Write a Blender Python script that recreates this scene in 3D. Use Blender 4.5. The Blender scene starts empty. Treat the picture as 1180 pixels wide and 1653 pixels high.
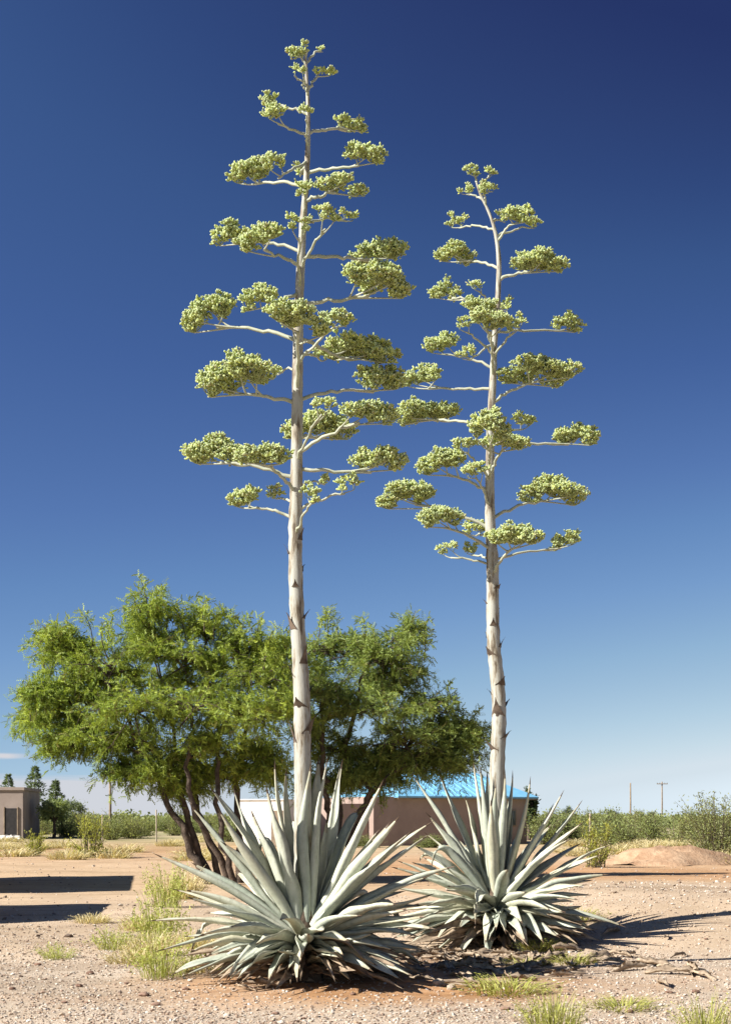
import bpy, math, random
import numpy as np
from mathutils import Vector

SC = bpy.context.scene
COL = SC.collection
rad = math.radians
RS = np.random.RandomState(11)
random.seed(5)

# ------------------------------------------------------------------ camera
EYE = 1.6            # eye height, metres
FPX = 2296.0         # focal length in photograph pixels (50 mm on 36 mm high film)
HOR = 1320.0         # pixel row of the horizon
cam_d = bpy.data.cameras.new('camera')
cam = bpy.data.objects.new('camera', cam_d)
COL.objects.link(cam)
cam.location = (0, 0, EYE)
cam.rotation_euler = (rad(90), 0, 0)
cam_d.sensor_fit = 'VERTICAL'
cam_d.sensor_height = 36.0
cam_d.lens = 50.0
cam_d.shift_y = (HOR - 826.5) / 1653.0
cam_d.clip_start = 0.1
cam_d.clip_end = 20000
SC.camera = cam

# ------------------------------------------------------------------ sun and sky
SUN_EL = rad(34.5)
SH = np.array([4.0, 1.8]); SH = SH / np.linalg.norm(SH)      # direction the shadows run
sun_d = bpy.data.lights.new('sun', 'SUN')
sun_d.energy = 4.8
sun_d.angle = rad(0.5)
sun_d.color = (1.0, 0.955, 0.88)
sun = bpy.data.objects.new('sun', sun_d)
COL.objects.link(sun)
ldir = Vector((SH[0] * math.cos(SUN_EL), SH[1] * math.cos(SUN_EL), -math.sin(SUN_EL)))
sun.rotation_euler = ldir.to_track_quat('-Z', 'Y').to_euler()
sun.location = (-20, -12, 20)

world = bpy.data.worlds.new('World')
SC.world = world
world.use_nodes = True
nt = world.node_tree
for n in list(nt.nodes):
    nt.nodes.remove(n)
def wn(t, **k):
    n = nt.nodes.new(t)
    for a, b in k.items():
        setattr(n, a, b)
    return n
def wmath(op, a, b=None, clamp=False):
    n = wn('ShaderNodeMath', operation=op, use_clamp=clamp)
    for i, v in enumerate((a, b)):
        if v is None:
            continue
        if isinstance(v, (int, float)):
            n.inputs[i].default_value = v
        else:
            nt.links.new(v, n.inputs[i])
    return n.outputs[0]
sky = wn('ShaderNodeTexSky', sky_type='NISHITA')
sky.sun_disc = False
sky.sun_elevation = SUN_EL
sky.sun_rotation = math.atan2(-SH[0], -SH[1])
sky.altitude = 1400
sky.air_density = 0.9
sky.dust_density = 0.8
sky.ozone_density = 2.2
# a polarised, deep desert sky: the whole dome is graded by one ramp over the sky's own brightness
EXPOSURE = 1.2
def lin(c):
    return tuple((((v / 255) / 12.92) if v < 11 else ((v / 255 + 0.055) / 1.055) ** 2.4) / 2 ** EXPOSURE for v in c)
tc = wn('ShaderNodeTexCoord')
sep = wn('ShaderNodeSeparateXYZ'); nt.links.new(tc.outputs['Generated'], sep.inputs[0])
sepc = wn('ShaderNodeSeparateColor'); nt.links.new(sky.outputs[0], sepc.inputs[0])
tilt_ = wmath('MULTIPLY_ADD', sep.outputs[2], -3.4); nt.nodes[-1].inputs[2].default_value = 0.75
side = wmath('ADD', wmath('MULTIPLY', sep.outputs[0], tilt_), 1.0)
side = wmath('MAXIMUM', wmath('MINIMUM', side, 1.25), 0.8)
redv = wmath('MULTIPLY', wmath('MULTIPLY', sepc.outputs[0], side), 1 / 7.0)
gam = wn('ShaderNodeValToRGB')
SKY = [(0.66, (38, 54, 104)), (0.75, (44, 64, 114)), (0.84, (48, 72, 124)), (0.98, (57, 86, 139)), (1.22, (67, 98, 156)), (1.62, (86, 120, 177)), (1.95, (100, 138, 190)), (2.43, (118, 156, 203)), (3.22, (144, 180, 213)), (4.6, (178, 206, 226)), (5.55, (198, 219, 232)), (6.3, (212, 226, 236))]
el = gam.color_ramp.elements
while len(el) < len(SKY): el.new(0.5)
for e_, (p_, c_) in zip(el, SKY):
    e_.position = p_ / 7.0; e_.color = (*lin(c_), 1)
nt.links.new(redv, gam.inputs[0])
# the glow round the sun stays as much brighter as the sky model makes it
glow = wmath('MAXIMUM', wmath('MULTIPLY', redv, 7.0 / 6.6), 1.0)
gsc = wn('ShaderNodeVectorMath', operation='SCALE'); nt.links.new(gam.outputs[0], gsc.inputs[0]); nt.links.new(glow, gsc.inputs['Scale'])
# low cloud bank along the left part of the horizon
mp = wn('ShaderNodeMapping'); mp.inputs['Scale'].default_value = (5.5, 5.5, 95)
mp.inputs['Location'].default_value = (2.3, 0.4, 1.15)
nt.links.new(tc.outputs['Generated'], mp.inputs[0])
noi = wn('ShaderNodeTexNoise'); noi.inputs['Scale'].default_value = 1.0
noi.inputs['Detail'].default_value = 5; noi.inputs['Roughness'].default_value = 0.55
nt.links.new(mp.outputs[0], noi.inputs['Vector'])
left = wmath('MULTIPLY_ADD', sep.outputs[0], -16.0); nt.nodes[-1].inputs[2].default_value = -0.9
left = wmath('MAXIMUM', wmath('MINIMUM', left, 1.0), 0.0)
top = wmath('MULTIPLY_ADD', noi.outputs[0], 0.022); nt.nodes[-1].inputs[2].default_value = 0.0195
bank = wmath('MULTIPLY', wmath('SUBTRACT', top, sep.outputs[2]), 260.0)
bank = wmath('MULTIPLY', wmath('MAXIMUM', wmath('MINIMUM', bank, 1.0), 0.0), 0.85)
wob = wmath('MULTIPLY_ADD', noi.outputs[0], 0.006); nt.nodes[-1].inputs[2].default_value = 0.0395
stk = wmath('SUBTRACT', 1.0, wmath('MULTIPLY', wmath('ABSOLUTE', wmath('SUBTRACT', sep.outputs[2], wob)), 420.0))
stk = wmath('MAXIMUM', wmath('MINIMUM', wmath('MULTIPLY', stk, 1.6), 1.0), 0.0)
far = wmath('MULTIPLY_ADD', sep.outputs[0], -60.0); nt.nodes[-1].inputs[2].default_value = -13.6
far = wmath('MAXIMUM', wmath('MINIMUM', far, 1.0), 0.0)
cf = wmath('MAXIMUM', wmath('MULTIPLY', bank, left), wmath('MULTIPLY', stk, far))
cmix = wn('ShaderNodeMixRGB'); cmix.inputs[2].default_value = (*lin((214, 214, 220)), 1)
nt.links.new(cf, cmix.inputs[0]); nt.links.new(gsc.outputs[0], cmix.inputs[1])
SKY_SCALE = 1.0
bg = wn('ShaderNodeBackground'); bg.inputs['Strength'].default_value = SKY_SCALE
nt.links.new(cmix.outputs[0], bg.inputs['Color'])
wo = wn('ShaderNodeOutputWorld'); nt.links.new(bg.outputs[0], wo.inputs['Surface'])

SC.view_settings.view_transform = 'Standard'
SC.view_settings.look = 'None'
SC.view_settings.gamma = 1.0
SC.view_settings.exposure = EXPOSURE
SC.view_settings.use_curve_mapping = False
SC.cycles.max_bounces = 8
SC.cycles.transparent_max_bounces = 8

# ------------------------------------------------------------------ helpers
def X_at(px, d):
    return (px - 590.0) / FPX * d
def Z_at(py, d):
    return EYE - (py - HOR) / FPX * d
def P3(px, py, d):
    return np.array([X_at(px, d), d, Z_at(py, d)])
def D_of(py):
    return EYE * FPX / (py - HOR)         # distance of flat ground seen at that row

def height(x, y):
    x = np.asarray(x, float); y = np.asarray(y, float)
    z = 0.10 * np.exp(-((x - 0.35) ** 2 / 4.0 + (y - 15.2) ** 2 / 5.0))
    z = z + 0.52 * np.exp(-(np.where(x > 4.2, (x - 4.2) ** 2 / 60, (x - 4.2) ** 2 / 7) + np.where(y > 19.6, (y - 19.6) ** 2 / 150, (y - 19.6) ** 2 / 5)))
    fade = np.exp(-np.hypot(x, y) / 60.0)
    z = z + fade * (0.035 * np.sin(x * 0.9 + 1.3) * np.sin(y * 0.7 + 0.4) + 0.015 * np.sin(x * 2.3 + y * 1.7))
    z = z + 0.09 * np.sin(x * 0.11 + 0.5) * np.sin(y * 0.083) * np.clip((np.hypot(x, y) - 20) / 60, 0, 1)
    return z - float(0)

def unit(v):
    v = np.asarray(v, float)
    return v / (np.linalg.norm(v, axis=-1, keepdims=True) + 1e-12)

def build_mesh(name, V, faces, mats, mi=None, smooth=True, col=None):
    """faces: list of (n,k) int arrays; mi: list of ints or arrays, one for each entry of faces"""
    me = bpy.data.meshes.new(name)
    V = np.asarray(V, np.float32)
    me.vertices.add(len(V)); me.vertices.foreach_set('co', V.ravel())
    faces = [np.asarray(f, np.int32) for f in faces if len(f)]
    nl = sum(f.size for f in faces); nf = sum(len(f) for f in faces)
    me.loops.add(nl); me.polygons.add(nf)
    me.loops.foreach_set('vertex_index', np.concatenate([f.ravel() for f in faces]))
    starts, m, o = [], [], 0
    for i, f in enumerate(faces):
        starts.append(o + np.arange(len(f)) * f.shape[1]); o += f.size
        k = 0 if mi is None else mi[i]
        m.append(np.full(len(f), k, np.int32) if np.isscalar(k) else np.asarray(k, np.int32))
    me.polygons.foreach_set('loop_start', np.concatenate(starts).astype(np.int32))
    me.polygons.foreach_set('material_index', np.concatenate(m))
    me.polygons.foreach_set('use_smooth', np.full(nf, bool(smooth)))
    for mt in (mats if isinstance(mats, (list, tuple)) else [mats]):
        me.materials.append(mt)
    if col is not None:
        a = me.color_attributes.new('col', 'FLOAT_COLOR', 'POINT')
        c = np.ones((len(V), 4), np.float32); c[:, :3] = col
        a.data.foreach_set('color', c.ravel())
    me.update(calc_edges=True)
    return me

class MB:
    def __init__(s):
        s.V = []; s.F = []; s.M = []; s.C = []; s.n = 0
    def add(s, V, F, m=0, c=None):
        V = np.asarray(V, float)
        s.V.append(V)
        for f in (F if isinstance(F, list) else [F]):
            s.F.append(np.asarray(f) + s.n); s.M.append(m)
        s.C.append(np.tile(np.asarray(c if c is not None else (1, 1, 1), float), (len(V), 1)) if c is None or np.ndim(c) == 1 else c)
        s.n += len(V)
    def box(s, x0, x1, y0, y1, z0, z1, m=0):
        V = [(x, y, z) for z in (z0, z1) for y in (y0, y1) for x in (x0, x1)]
        s.add(V, np.array([[0, 2, 3, 1], [4, 5, 7, 6], [0, 1, 5, 4], [2, 6, 7, 3], [0, 4, 6, 2], [1, 3, 7, 5]]), m)
    def mesh(s, name, mats, smooth=True, col=False):
        return build_mesh(name, np.concatenate(s.V), s.F, mats, s.M, smooth, np.concatenate(s.C) if col else None)

def tube(pts, r, sides=8, cap=True):
    pts = np.asarray(pts, float); n = len(pts)
    r = np.broadcast_to(np.asarray(r, float), (n,))
    T = unit(np.gradient(pts, axis=0))
    ref = np.array([0, 0, 1.0]) if abs(T[n // 2][2]) < 0.8 else np.array([1.0, 0, 0])
    A = unit(np.cross(T, ref)); B = np.cross(T, A)
    th = np.arange(sides) * 2 * math.pi / sides
    V = pts[:, None] + r[:, None, None] * (np.cos(th)[None, :, None] * A[:, None] + np.sin(th)[None, :, None] * B[:, None])
    V = V.reshape(-1, 3)
    i = np.arange(n - 1)[:, None] * sides; j = np.arange(sides)[None]; k = (j + 1) % sides
    F = np.stack([i + j, i + k, i + sides + k, i + sides + j], -1).reshape(-1, 4)
    if cap:
        V = np.vstack([V, pts[-1] + T[-1] * r[-1] * 0.5])
        e = (n - 1) * sides; a = np.arange(sides)
        return V, [F, np.stack([e + a, e + (a + 1) % sides, np.full(sides, n * sides)], -1)]
    return V, [F]

def bez(p0, p1, p2, n):
    t = np.linspace(0, 1, n)[:, None]
    return (1 - t) ** 2 * np.asarray(p0) + 2 * t * (1 - t) * np.asarray(p1) + t * t * np.asarray(p2)

def smooth_path(pts, n):
    pts = np.asarray(pts, float)
    s = np.r_[0, np.cumsum(np.linalg.norm(np.diff(pts, axis=0), axis=1))]
    t = np.linspace(0, s[-1], n)
    out = np.stack([np.interp(t, s, pts[:, k]) for k in range(pts.shape[1])], -1)
    for _ in range(3):
        out[1:-1] = (out[:-2] + 2 * out[1:-1] + out[2:]) / 4
    return out

def frames(d, rng=None):
    """rotation matrices whose Z column is d, with random spin"""
    d = unit(d); n = len(d)
    ref = np.where(np.abs(d[:, 2:3]) < 0.9, np.array([[0, 0, 1.0]]), np.array([[1.0, 0, 0]]))
    a = unit(np.cross(ref, d)); b = np.cross(d, a)
    th = (rng or RS).uniform(0, 2 * math.pi, n)[:, None]
    a2 = a * np.cos(th) + b * np.sin(th)
    return np.stack([a2, np.cross(d, a2), d], -1)

def scatter(V, F, R, t, s):
    V = np.asarray(V, float); m = len(V); n = len(t)
    s = np.asarray(s, float)
    s = s[:, None] * np.ones(3) if s.ndim == 1 else s
    W = np.einsum('nij,nmj->nmi', R, V[None] * s[:, None, :]) + t[:, None]
    G = (np.asarray(F)[None] + (np.arange(n) * m)[:, None, None]).reshape(-1, np.asarray(F).shape[1])
    return W.reshape(-1, 3), G

def link(name, data, parent=None, loc=None, rot=None, scale=None):
    o = bpy.data.objects.new(name, data)
    COL.objects.link(o)
    if parent is not None:
        o.parent = parent
    if loc is not None: o.location = [float(v) for v in loc]
    if rot is not None: o.rotation_euler = rot
    if scale is not None: o.scale = scale
    return o
def tag(o, label=None, cat=None, group=None, kind=None):
    if label: o['label'] = label
    if cat: o['category'] = cat
    if group: o['group'] = group
    if kind: o['kind'] = kind
    return o
def thing(name, label, cat, loc, group=None, rz=0):
    return tag(link(name, None, None, loc, (0, 0, rz)), label, cat, group)

# ------------------------------------------------------------------ materials
class Mat:
    def __init__(s, name):
        s.m = bpy.data.materials.new(name); s.m.use_nodes = True
        s.t = s.m.node_tree; s.b = s.t.nodes['Principled BSDF']; s.o = s.t.nodes['Material Output']
    def n(s, t, **k):
        x = s.t.nodes.new(t)
        for a, b in k.items(): setattr(x, a, b)
        return x
    def l(s, a, b): s.t.links.new(a, b)
    def noise(s, scale, detail=4, rough=0.55, vec=None, out=0):
        x = s.n('ShaderNodeTexNoise'); x.inputs['Scale'].default_value = scale
        x.inputs['Detail'].default_value = detail; x.inputs['Roughness'].default_value = rough
        if vec is not None: s.l(vec, x.inputs['Vector'])
        return x.outputs[out]
    def ramp(s, fac, stops):
        r = s.n('ShaderNodeValToRGB'); e = r.color_ramp.elements
        while len(e) < len(stops): e.new(0.5)
        for el, (p, c) in zip(e, stops):
            el.position = p; el.color = (*c, 1) if len(c) == 3 else c
        s.l(fac, r.inputs[0]); return r.outputs[0]
    def mix(s, f, a, b, mode='MIX'):
        x = s.n('ShaderNodeMixRGB', blend_type=mode)
        for i, v in enumerate((f, a, b)):
            if isinstance(v, (int, float)): x.inputs[i].default_value = v
            elif isinstance(v, tuple): x.inputs[i].default_value = (*v, 1)
            else: s.l(v, x.inputs[i])
        return x.outputs[0]
    def bump(s, h, strength=0.4, dist=0.02):
        x = s.n('ShaderNodeBump'); x.inputs['Strength'].default_value = strength; x.inputs['Distance'].default_value = dist
        s.l(h, x.inputs['Height']); s.l(x.outputs[0], s.b.inputs['Normal'])
    def pos(s):
        return s.n('ShaderNodeNewGeometry').outputs['Position']
    def obj(s):
        return s.n('ShaderNodeTexCoord').outputs['Object']
    def set(s, col=None, rough=None, spec=None):
        if col is not None:
            if isinstance(col, tuple): s.b.inputs['Base Color'].default_value = (*col, 1)
            else: s.l(col, s.b.inputs['Base Color'])
        if rough is not None: s.b.inputs['Roughness'].default_value = rough
        if spec is not None: s.b.inputs['Specular IOR Level'].default_value = spec
        return s
    def translucent(s, col, f):
        t = s.n('ShaderNodeBsdfTranslucent')
        if isinstance(col, tuple): t.inputs[0].default_value = (*col, 1)
        else: s.l(col, t.inputs[0])
        x = s.n('ShaderNodeMixShader'); x.inputs[0].default_value = f
        s.l(s.b.outputs[0], x.inputs[1]); s.l(t.outputs[0], x.inputs[2]); s.l(x.outputs[0], s.o.inputs['Surface'])

def plain(name, c0, c1, scale=8, rough=0.8, bump=0.0, dist=0.01, spec=0.3):
    m = Mat(name); v = m.obj(); f = m.noise(scale, 5, 0.6, v)
    m.set(m.ramp(f, [(0.3, c0), (0.7, c1)]), rough, spec)
    if bump: m.bump(m.noise(scale * 3, 4, 0.6, v), bump, dist)
    return m.m
def foliage(name, rough=0.6, trans=0.35):
    m = Mat(name); a = m.n('ShaderNodeVertexColor', layer_name='col').outputs[0]
    m.set(a, rough, 0.25)
    m.translucent(m.mix(1.0, a, (1.0, 1.0, 0.55), 'MULTIPLY'), trans)
    return m.m
def vcol(name, rough=0.7, spec=0.3, dirt=0.0):
    m = Mat(name); a = m.n('ShaderNodeVertexColor', layer_name='col').outputs[0]
    if dirt:
        a = m.mix(dirt, a, m.ramp(m.noise(14, 5, 0.6, m.pos()), [(0.3, (0.45, 0.42, 0.36)), (0.7, (1, 1, 1))]), 'MULTIPLY')
    m.set(a, rough, spec); return m.m

def mk_agave_leaf():
    m = Mat('agave_leaf'); v = m.obj()
    rnd = m.n('ShaderNodeObjectInfo').outputs['Random']
    base = m.ramp(rnd, [(0.0, (0.33, 0.36, 0.305)), (0.45, (0.42, 0.44, 0.375)), (0.85, (0.48, 0.485, 0.395)), (1.0, (0.49, 0.465, 0.345))])
    blot = m.ramp(m.noise(6, 4, 0.6, v), [(0.3, (0.84, 0.86, 0.82)), (0.7, (1.1, 1.08, 1.05))])
    c = m.mix(1.0, base, blot, 'MULTIPLY')
    mp = m.n('ShaderNodeMapping'); mp.inputs['Scale'].default_value = (1, 1, 1); m.l(v, mp.inputs[0])
    scars = m.ramp(m.noise(28, 3, 0.7, v), [(0.62, (1, 1, 1)), (0.75, (0.72, 0.68, 0.52))])
    c = m.mix(0.6, c, scars, 'MULTIPLY')
    at = m.n('ShaderNodeSeparateColor'); m.l(m.n('ShaderNodeVertexColor', layer_name='col').outputs[0], at.inputs[0])
    edge = m.ramp(at.outputs[1], [(0.6, (0, 0, 0)), (1.0, (1, 1, 1))])
    c = m.mix(m.mix(1.0, edge, (0.25, 0.25, 0.25), 'MULTIPLY'), c, (0.52, 0.49, 0.37))
    tn = m.n('ShaderNodeMath', operation='MULTIPLY_ADD'); m.l(m.noise(7, 4, 0.6, v), tn.inputs[0]); tn.inputs[1].default_value = 0.25; m.l(at.outputs[0], tn.inputs[2])
    c = m.mix(m.ramp(tn.outputs[0], [(0.965, (0, 0, 0)), (1.0, (0.55, 0.55, 0.55))]), c, (0.30, 0.24, 0.15))
    mz = m.n('ShaderNodeMapping'); mz.inputs['Scale'].default_value = (14, 14, 5); m.l(v, mz.inputs[0])
    bands = m.ramp(m.noise(1.6, 5, 0.7, mz.outputs[0]), [(0.35, (0.78, 0.79, 0.75)), (0.52, (1.04, 1.04, 1.04)), (0.75, (1.16, 1.17, 1.17))])
    c = m.mix(0.8, c, bands, 'MULTIPLY')
    m.set(c, 0.5, 0.35); m.bump(m.noise(40, 3, 0.5, v), 0.2, 0.006)
    return m.m
def mk_stalk():
    m = Mat('flower_stalk'); v = m.obj()
    mp = m.n('ShaderNodeMapping'); mp.inputs['Scale'].default_value = (9, 9, 1.6); m.l(v, mp.inputs[0])
    c = m.ramp(m.noise(2.2, 5, 0.65, mp.outputs[0]), [(0.34, (0.10, 0.075, 0.05)), (0.43, (0.25, 0.215, 0.16)), (0.52, (0.355, 0.345, 0.295)), (0.7, (0.40, 0.395, 0.35)), (0.85, (0.30, 0.305, 0.23))])
    m.set(c, 0.65, 0.3); m.bump(m.noise(5, 5, 0.7, mp.outputs[0]), 0.35, 0.01)
    return m.m
M = dict(
    agave=mk_agave_leaf(),
    spine=plain('terminal_spine', (0.05, 0.03, 0.02), (0.12, 0.08, 0.05), 20, 0.5),
    dead=plain('dead_leaf', (0.08, 0.05, 0.032), (0.46, 0.36, 0.255), 6, 0.85, 0.5, 0.01),
    caudex=plain('caudex', (0.05, 0.035, 0.025), (0.14, 0.10, 0.07), 9, 0.95, 0.8, 0.02),
    stalk=mk_stalk(),
    bract=plain('bract', (0.045, 0.03, 0.022), (0.17, 0.125, 0.09), 14, 0.8, 0.3),
    twig=plain('branch_pale', (0.30, 0.32, 0.22), (0.44, 0.45, 0.36), 12, 0.65),
    bud=vcol('flower_bud', 0.6, 0.3),
    leaf=foliage('green_foliage', 0.55, 0.42),
    bark=plain('dark_bark', (0.035, 0.025, 0.02), (0.14, 0.105, 0.08), 7, 0.95, 0.8, 0.03),
    grass=foliage('grass_blade', 0.65, 0.3),
    stone=vcol('gravel_stone', 0.9, 0.2, 0.35),
)

# ------------------------------------------------------------------ ground
def soil_mask(x, y):
    """where reddish-orange earth shows instead of pale gravel"""
    near = np.exp(-((x - 0.2) ** 2 / 5.5 + (y - 13.7) ** 2 / 2.2)) * 0.95
    ring = np.exp(-((x + 0.1) ** 2 / 2.5 + (y - 12.4) ** 2 / 0.5)) * 0.5
    l = np.clip((y - 45) / 25, 0, 1) * np.clip((140 - y) / 60, 0, 1) * np.clip((-x - 2) / 6, 0, 1) * 0.75
    r = np.exp(-((x - 9) ** 2 / 60 + (y - 41) ** 2 / 90)) * 0.75
    c = np.exp(-((x - 1.5) ** 2 / 20 + (y - 48) ** 2 / 220)) * 0.6
    return np.clip(near + ring + l + r + c, 0, 1)
def gravel_mask(x, y):
    g = np.clip((19 - y) / 4, 0, 1)
    g = np.maximum(g, 0.55 * np.clip((34 - y) / 10, 0, 1))
    return g

def make_ground():
    r = [1.2]
    while r[-1] < 9000: r.append(r[-1] * 1.021 + 0.01)
    r = np.array(r)
    fr = np.radians(np.arange(-24, 24.01, 0.4)); rest = np.radians(np.linspace(24, 336, 60)[1:-1])
    th = np.r_[fr, rest]; nt_, nr = len(th), len(r)
    Rr, Th = np.meshgrid(r, th, indexing='ij')
    x = Rr * np.sin(Th); y = Rr * np.cos(Th)
    V = np.stack([x, y, height(x, y)], -1).reshape(-1, 3)
    i = np.arange(nr - 1)[:, None] * nt_; j = np.arange(nt_)[None]; k = (j + 1) % nt_
    F = np.stack([i + j, i + nt_ + j, i + nt_ + k, i + k], -1).reshape(-1, 4)[:, ::-1]
    V = np.vstack([V, [0, 0, float(height(0, 0))]])
    a = np.arange(nt_)
    T = np.stack([np.full(nt_, len(V) - 1), a, (a + 1) % nt_], -1)[:, ::-1]
    col = np.zeros((len(V), 3)); col[:, 0] = soil_mask(V[:, 0], V[:, 1]); col[:, 1] = gravel_mask(V[:, 0], V[:, 1])
    d = np.hypot(V[:, 0], V[:, 1]); col[:, 2] = np.clip((d - 60) / 60, 0, 1)
    m = Mat('desert_ground'); p = m.pos()
    a = m.n('ShaderNodeVertexColor', layer_name='col').outputs[0]
    sp = m.n('ShaderNodeSeparateColor'); m.l(a, sp.inputs[0])
    big = m.noise(0.9, 6, 0.62, p); mid = m.noise(6, 5, 0.6, p); fine = m.noise(70, 3, 0.6, p)
    sand = m.ramp(mid, [(0.3, (0.42, 0.29, 0.18)), (0.7, (0.53, 0.40, 0.27))])
    red = m.ramp(mid, [(0.3, (0.33, 0.175, 0.085)), (0.7, (0.50, 0.30, 0.16))])
    grav = m.ramp(m.noise(38, 4, 0.75, p), [(0.25, (0.17, 0.13, 0.10)), (0.45, (0.42, 0.34, 0.26)), (0.62, (0.52, 0.44, 0.36)), (0.8, (0.60, 0.53, 0.45))])
    soilf = m.n('ShaderNodeMath', operation='MULTIPLY_ADD'); m.l(big, soilf.inputs[0]); soilf.inputs[1].default_value = 1.6; soilf.inputs[2].default_value = -0.95
    sadd = m.n('ShaderNodeMath', operation='ADD', use_clamp=True); m.l(soilf.outputs[0], sadd.inputs[0])
    sm = m.n('ShaderNodeMath', operation='MULTIPLY'); m.l(sp.outputs[0], sm.inputs[0]); sm.inputs[1].default_value = 1.25
    m.l(sm.outputs[0], sadd.inputs[1])
    c = m.mix(sp.outputs[1], sand, grav)
    c = m.mix(sadd.outputs[0], c, red)
    patch = m.ramp(m.noise(0.35, 5, 0.6, p), [(0.35, (0.86, 0.84, 0.80)), (0.65, (1.06, 1.05, 1.03))])
    c = m.mix(1.0, c, patch, 'MULTIPLY')
    mpt = m.n('ShaderNodeMapping'); mpt.inputs['Scale'].default_value = (0.12, 1.0, 1.0); m.l(p, mpt.inputs[0])
    tracks = m.ramp(m.noise(1.3, 5, 0.65, mpt.outputs[0]), [(0.36, (0.74, 0.70, 0.66)), (0.47, (1, 1, 1)), (0.7, (1.06, 1.05, 1.03))])
    c = m.mix(0.75, c, tracks, 'MULTIPLY')
    scrub = m.ramp(m.noise(0.16, 6, 0.7, p), [(0.42, (0.40, 0.33, 0.20)), (0.6, (0.22, 0.22, 0.10))])
    c = m.mix(sp.outputs[2], c, scrub)
    m.set(c, 0.95, 0.1)
    hb = m.mix(0.5, fine, mid); m.bump(hb, 0.55, 0.03)
    tag(link('ground', build_mesh('ground', V, [F, T], m.m, col=col)), kind='structure')
make_ground()

# ------------------------------------------------------------------ century plants
def agave_leaf(P0, P1, P2, wmax, roll=0.0, chan=0.35, seg=16, thick=0.028, wave=0.0, bend=0.0, rng=None):
    t = np.linspace(0, 1, seg + 1)
    pts = bez(P0, P1, P2, seg + 1)
    if rng is not None:                     # leaves are never quite straight
        Lp = np.linalg.norm(pts[-1] - pts[0])
        off = np.cumsum(np.cumsum(rng.randn(seg + 1, 3), axis=0), axis=0); off -= off[0]
        off = off / (np.abs(off).max() + 1e-6) * 0.035 * Lp
        pts = pts + off * np.sin(math.pi * t)[:, None]
    if bend:                                # a limp end that has folded over
        b = np.clip((t - 0.62) / 0.38, 0, 1)
        pts = pts - np.array([0, 0, 1.0]) * (b ** 1.6 * bend)[:, None] - (pts[-1] - pts[0]) * (b ** 2 * 0.18)[:, None]
    T = unit(np.gradient(pts, axis=0))
    out = pts[-1] - pts[0]; out[2] = 0
    if np.linalg.norm(out) < 0.05: out = np.array([0.0, -1, 0])
    A = np.array([0, 0, 1.0]) - unit(out) * 0.9
    N = unit(A - (T @ A)[:, None] * T)
    S = np.cross(T, N)
    rl = roll * t
    N, S = N * np.cos(rl)[:, None] + S * np.sin(rl)[:, None], S * np.cos(rl)[:, None] - N * np.sin(rl)[:, None]
    s = np.clip((t - 0.5) / 0.5, 0, 1)
    w = wmax * np.where(t < 0.5, 0.70 + 0.30 * np.sin(np.clip(t / 0.5, 0, 1) * math.pi / 2), (1 - s ** 1.55) * (1 - 0.3 * s) + 0.012) / 2
    th = thick * (1 - 0.85 * t) + 0.003
    ch = chan * (1 - 0.3 * t)
    u = np.array([-1, -0.55, 0, 0.55, 1.0])
    wv = wave * np.sin(t * 17 + roll * 9)
    top = pts[:, None] + S[:, None] * (u[None, :, None] * w[:, None, None]) + N[:, None] * ((u ** 2)[None, :, None] * (ch * w)[:, None, None] + (wv * w)[:, None, None] * u[None, :, None])
    ub = np.array([0.6, 0.0, -0.6])
    bot = pts[:, None] + S[:, None] * (ub[None, :, None] * w[:, None, None]) + N[:, None] * (((ub ** 2)[None, :] * (ch * w)[:, None] - th[:, None] * np.array([0.75, 1.0, 0.75]))[:, :, None] + (wv * w)[:, None, None] * ub[None, :, None])
    V = np.concatenate([top, bot], 1)
    V[-1] = pts[-1] + 0.2 * (V[-1] - pts[-1])
    k = 8
    i = np.arange(seg)[:, None] * k; j = np.arange(k)[None]; j2 = (j + 1) % k
    F = np.stack([i + j, i + k + j, i + k + j2, i + j2], -1)[:, :, ::-1]
    body = F[:seg - 1].reshape(-1, 4); tip = F[seg - 1:].reshape(-1, 4)
    cap = np.array([[seg * k + q for q in range(k)][::-1]])
    at = np.zeros((seg + 1, k, 3)); at[:, :, 0] = t[:, None]; at[:, :, 1] = np.array([1, 0.45, 0, 0.45, 1, 0.5, 0, 0.5])[None]
    return V.reshape(-1, 3), [body, tip, cap], at.reshape(-1, 3)

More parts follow.
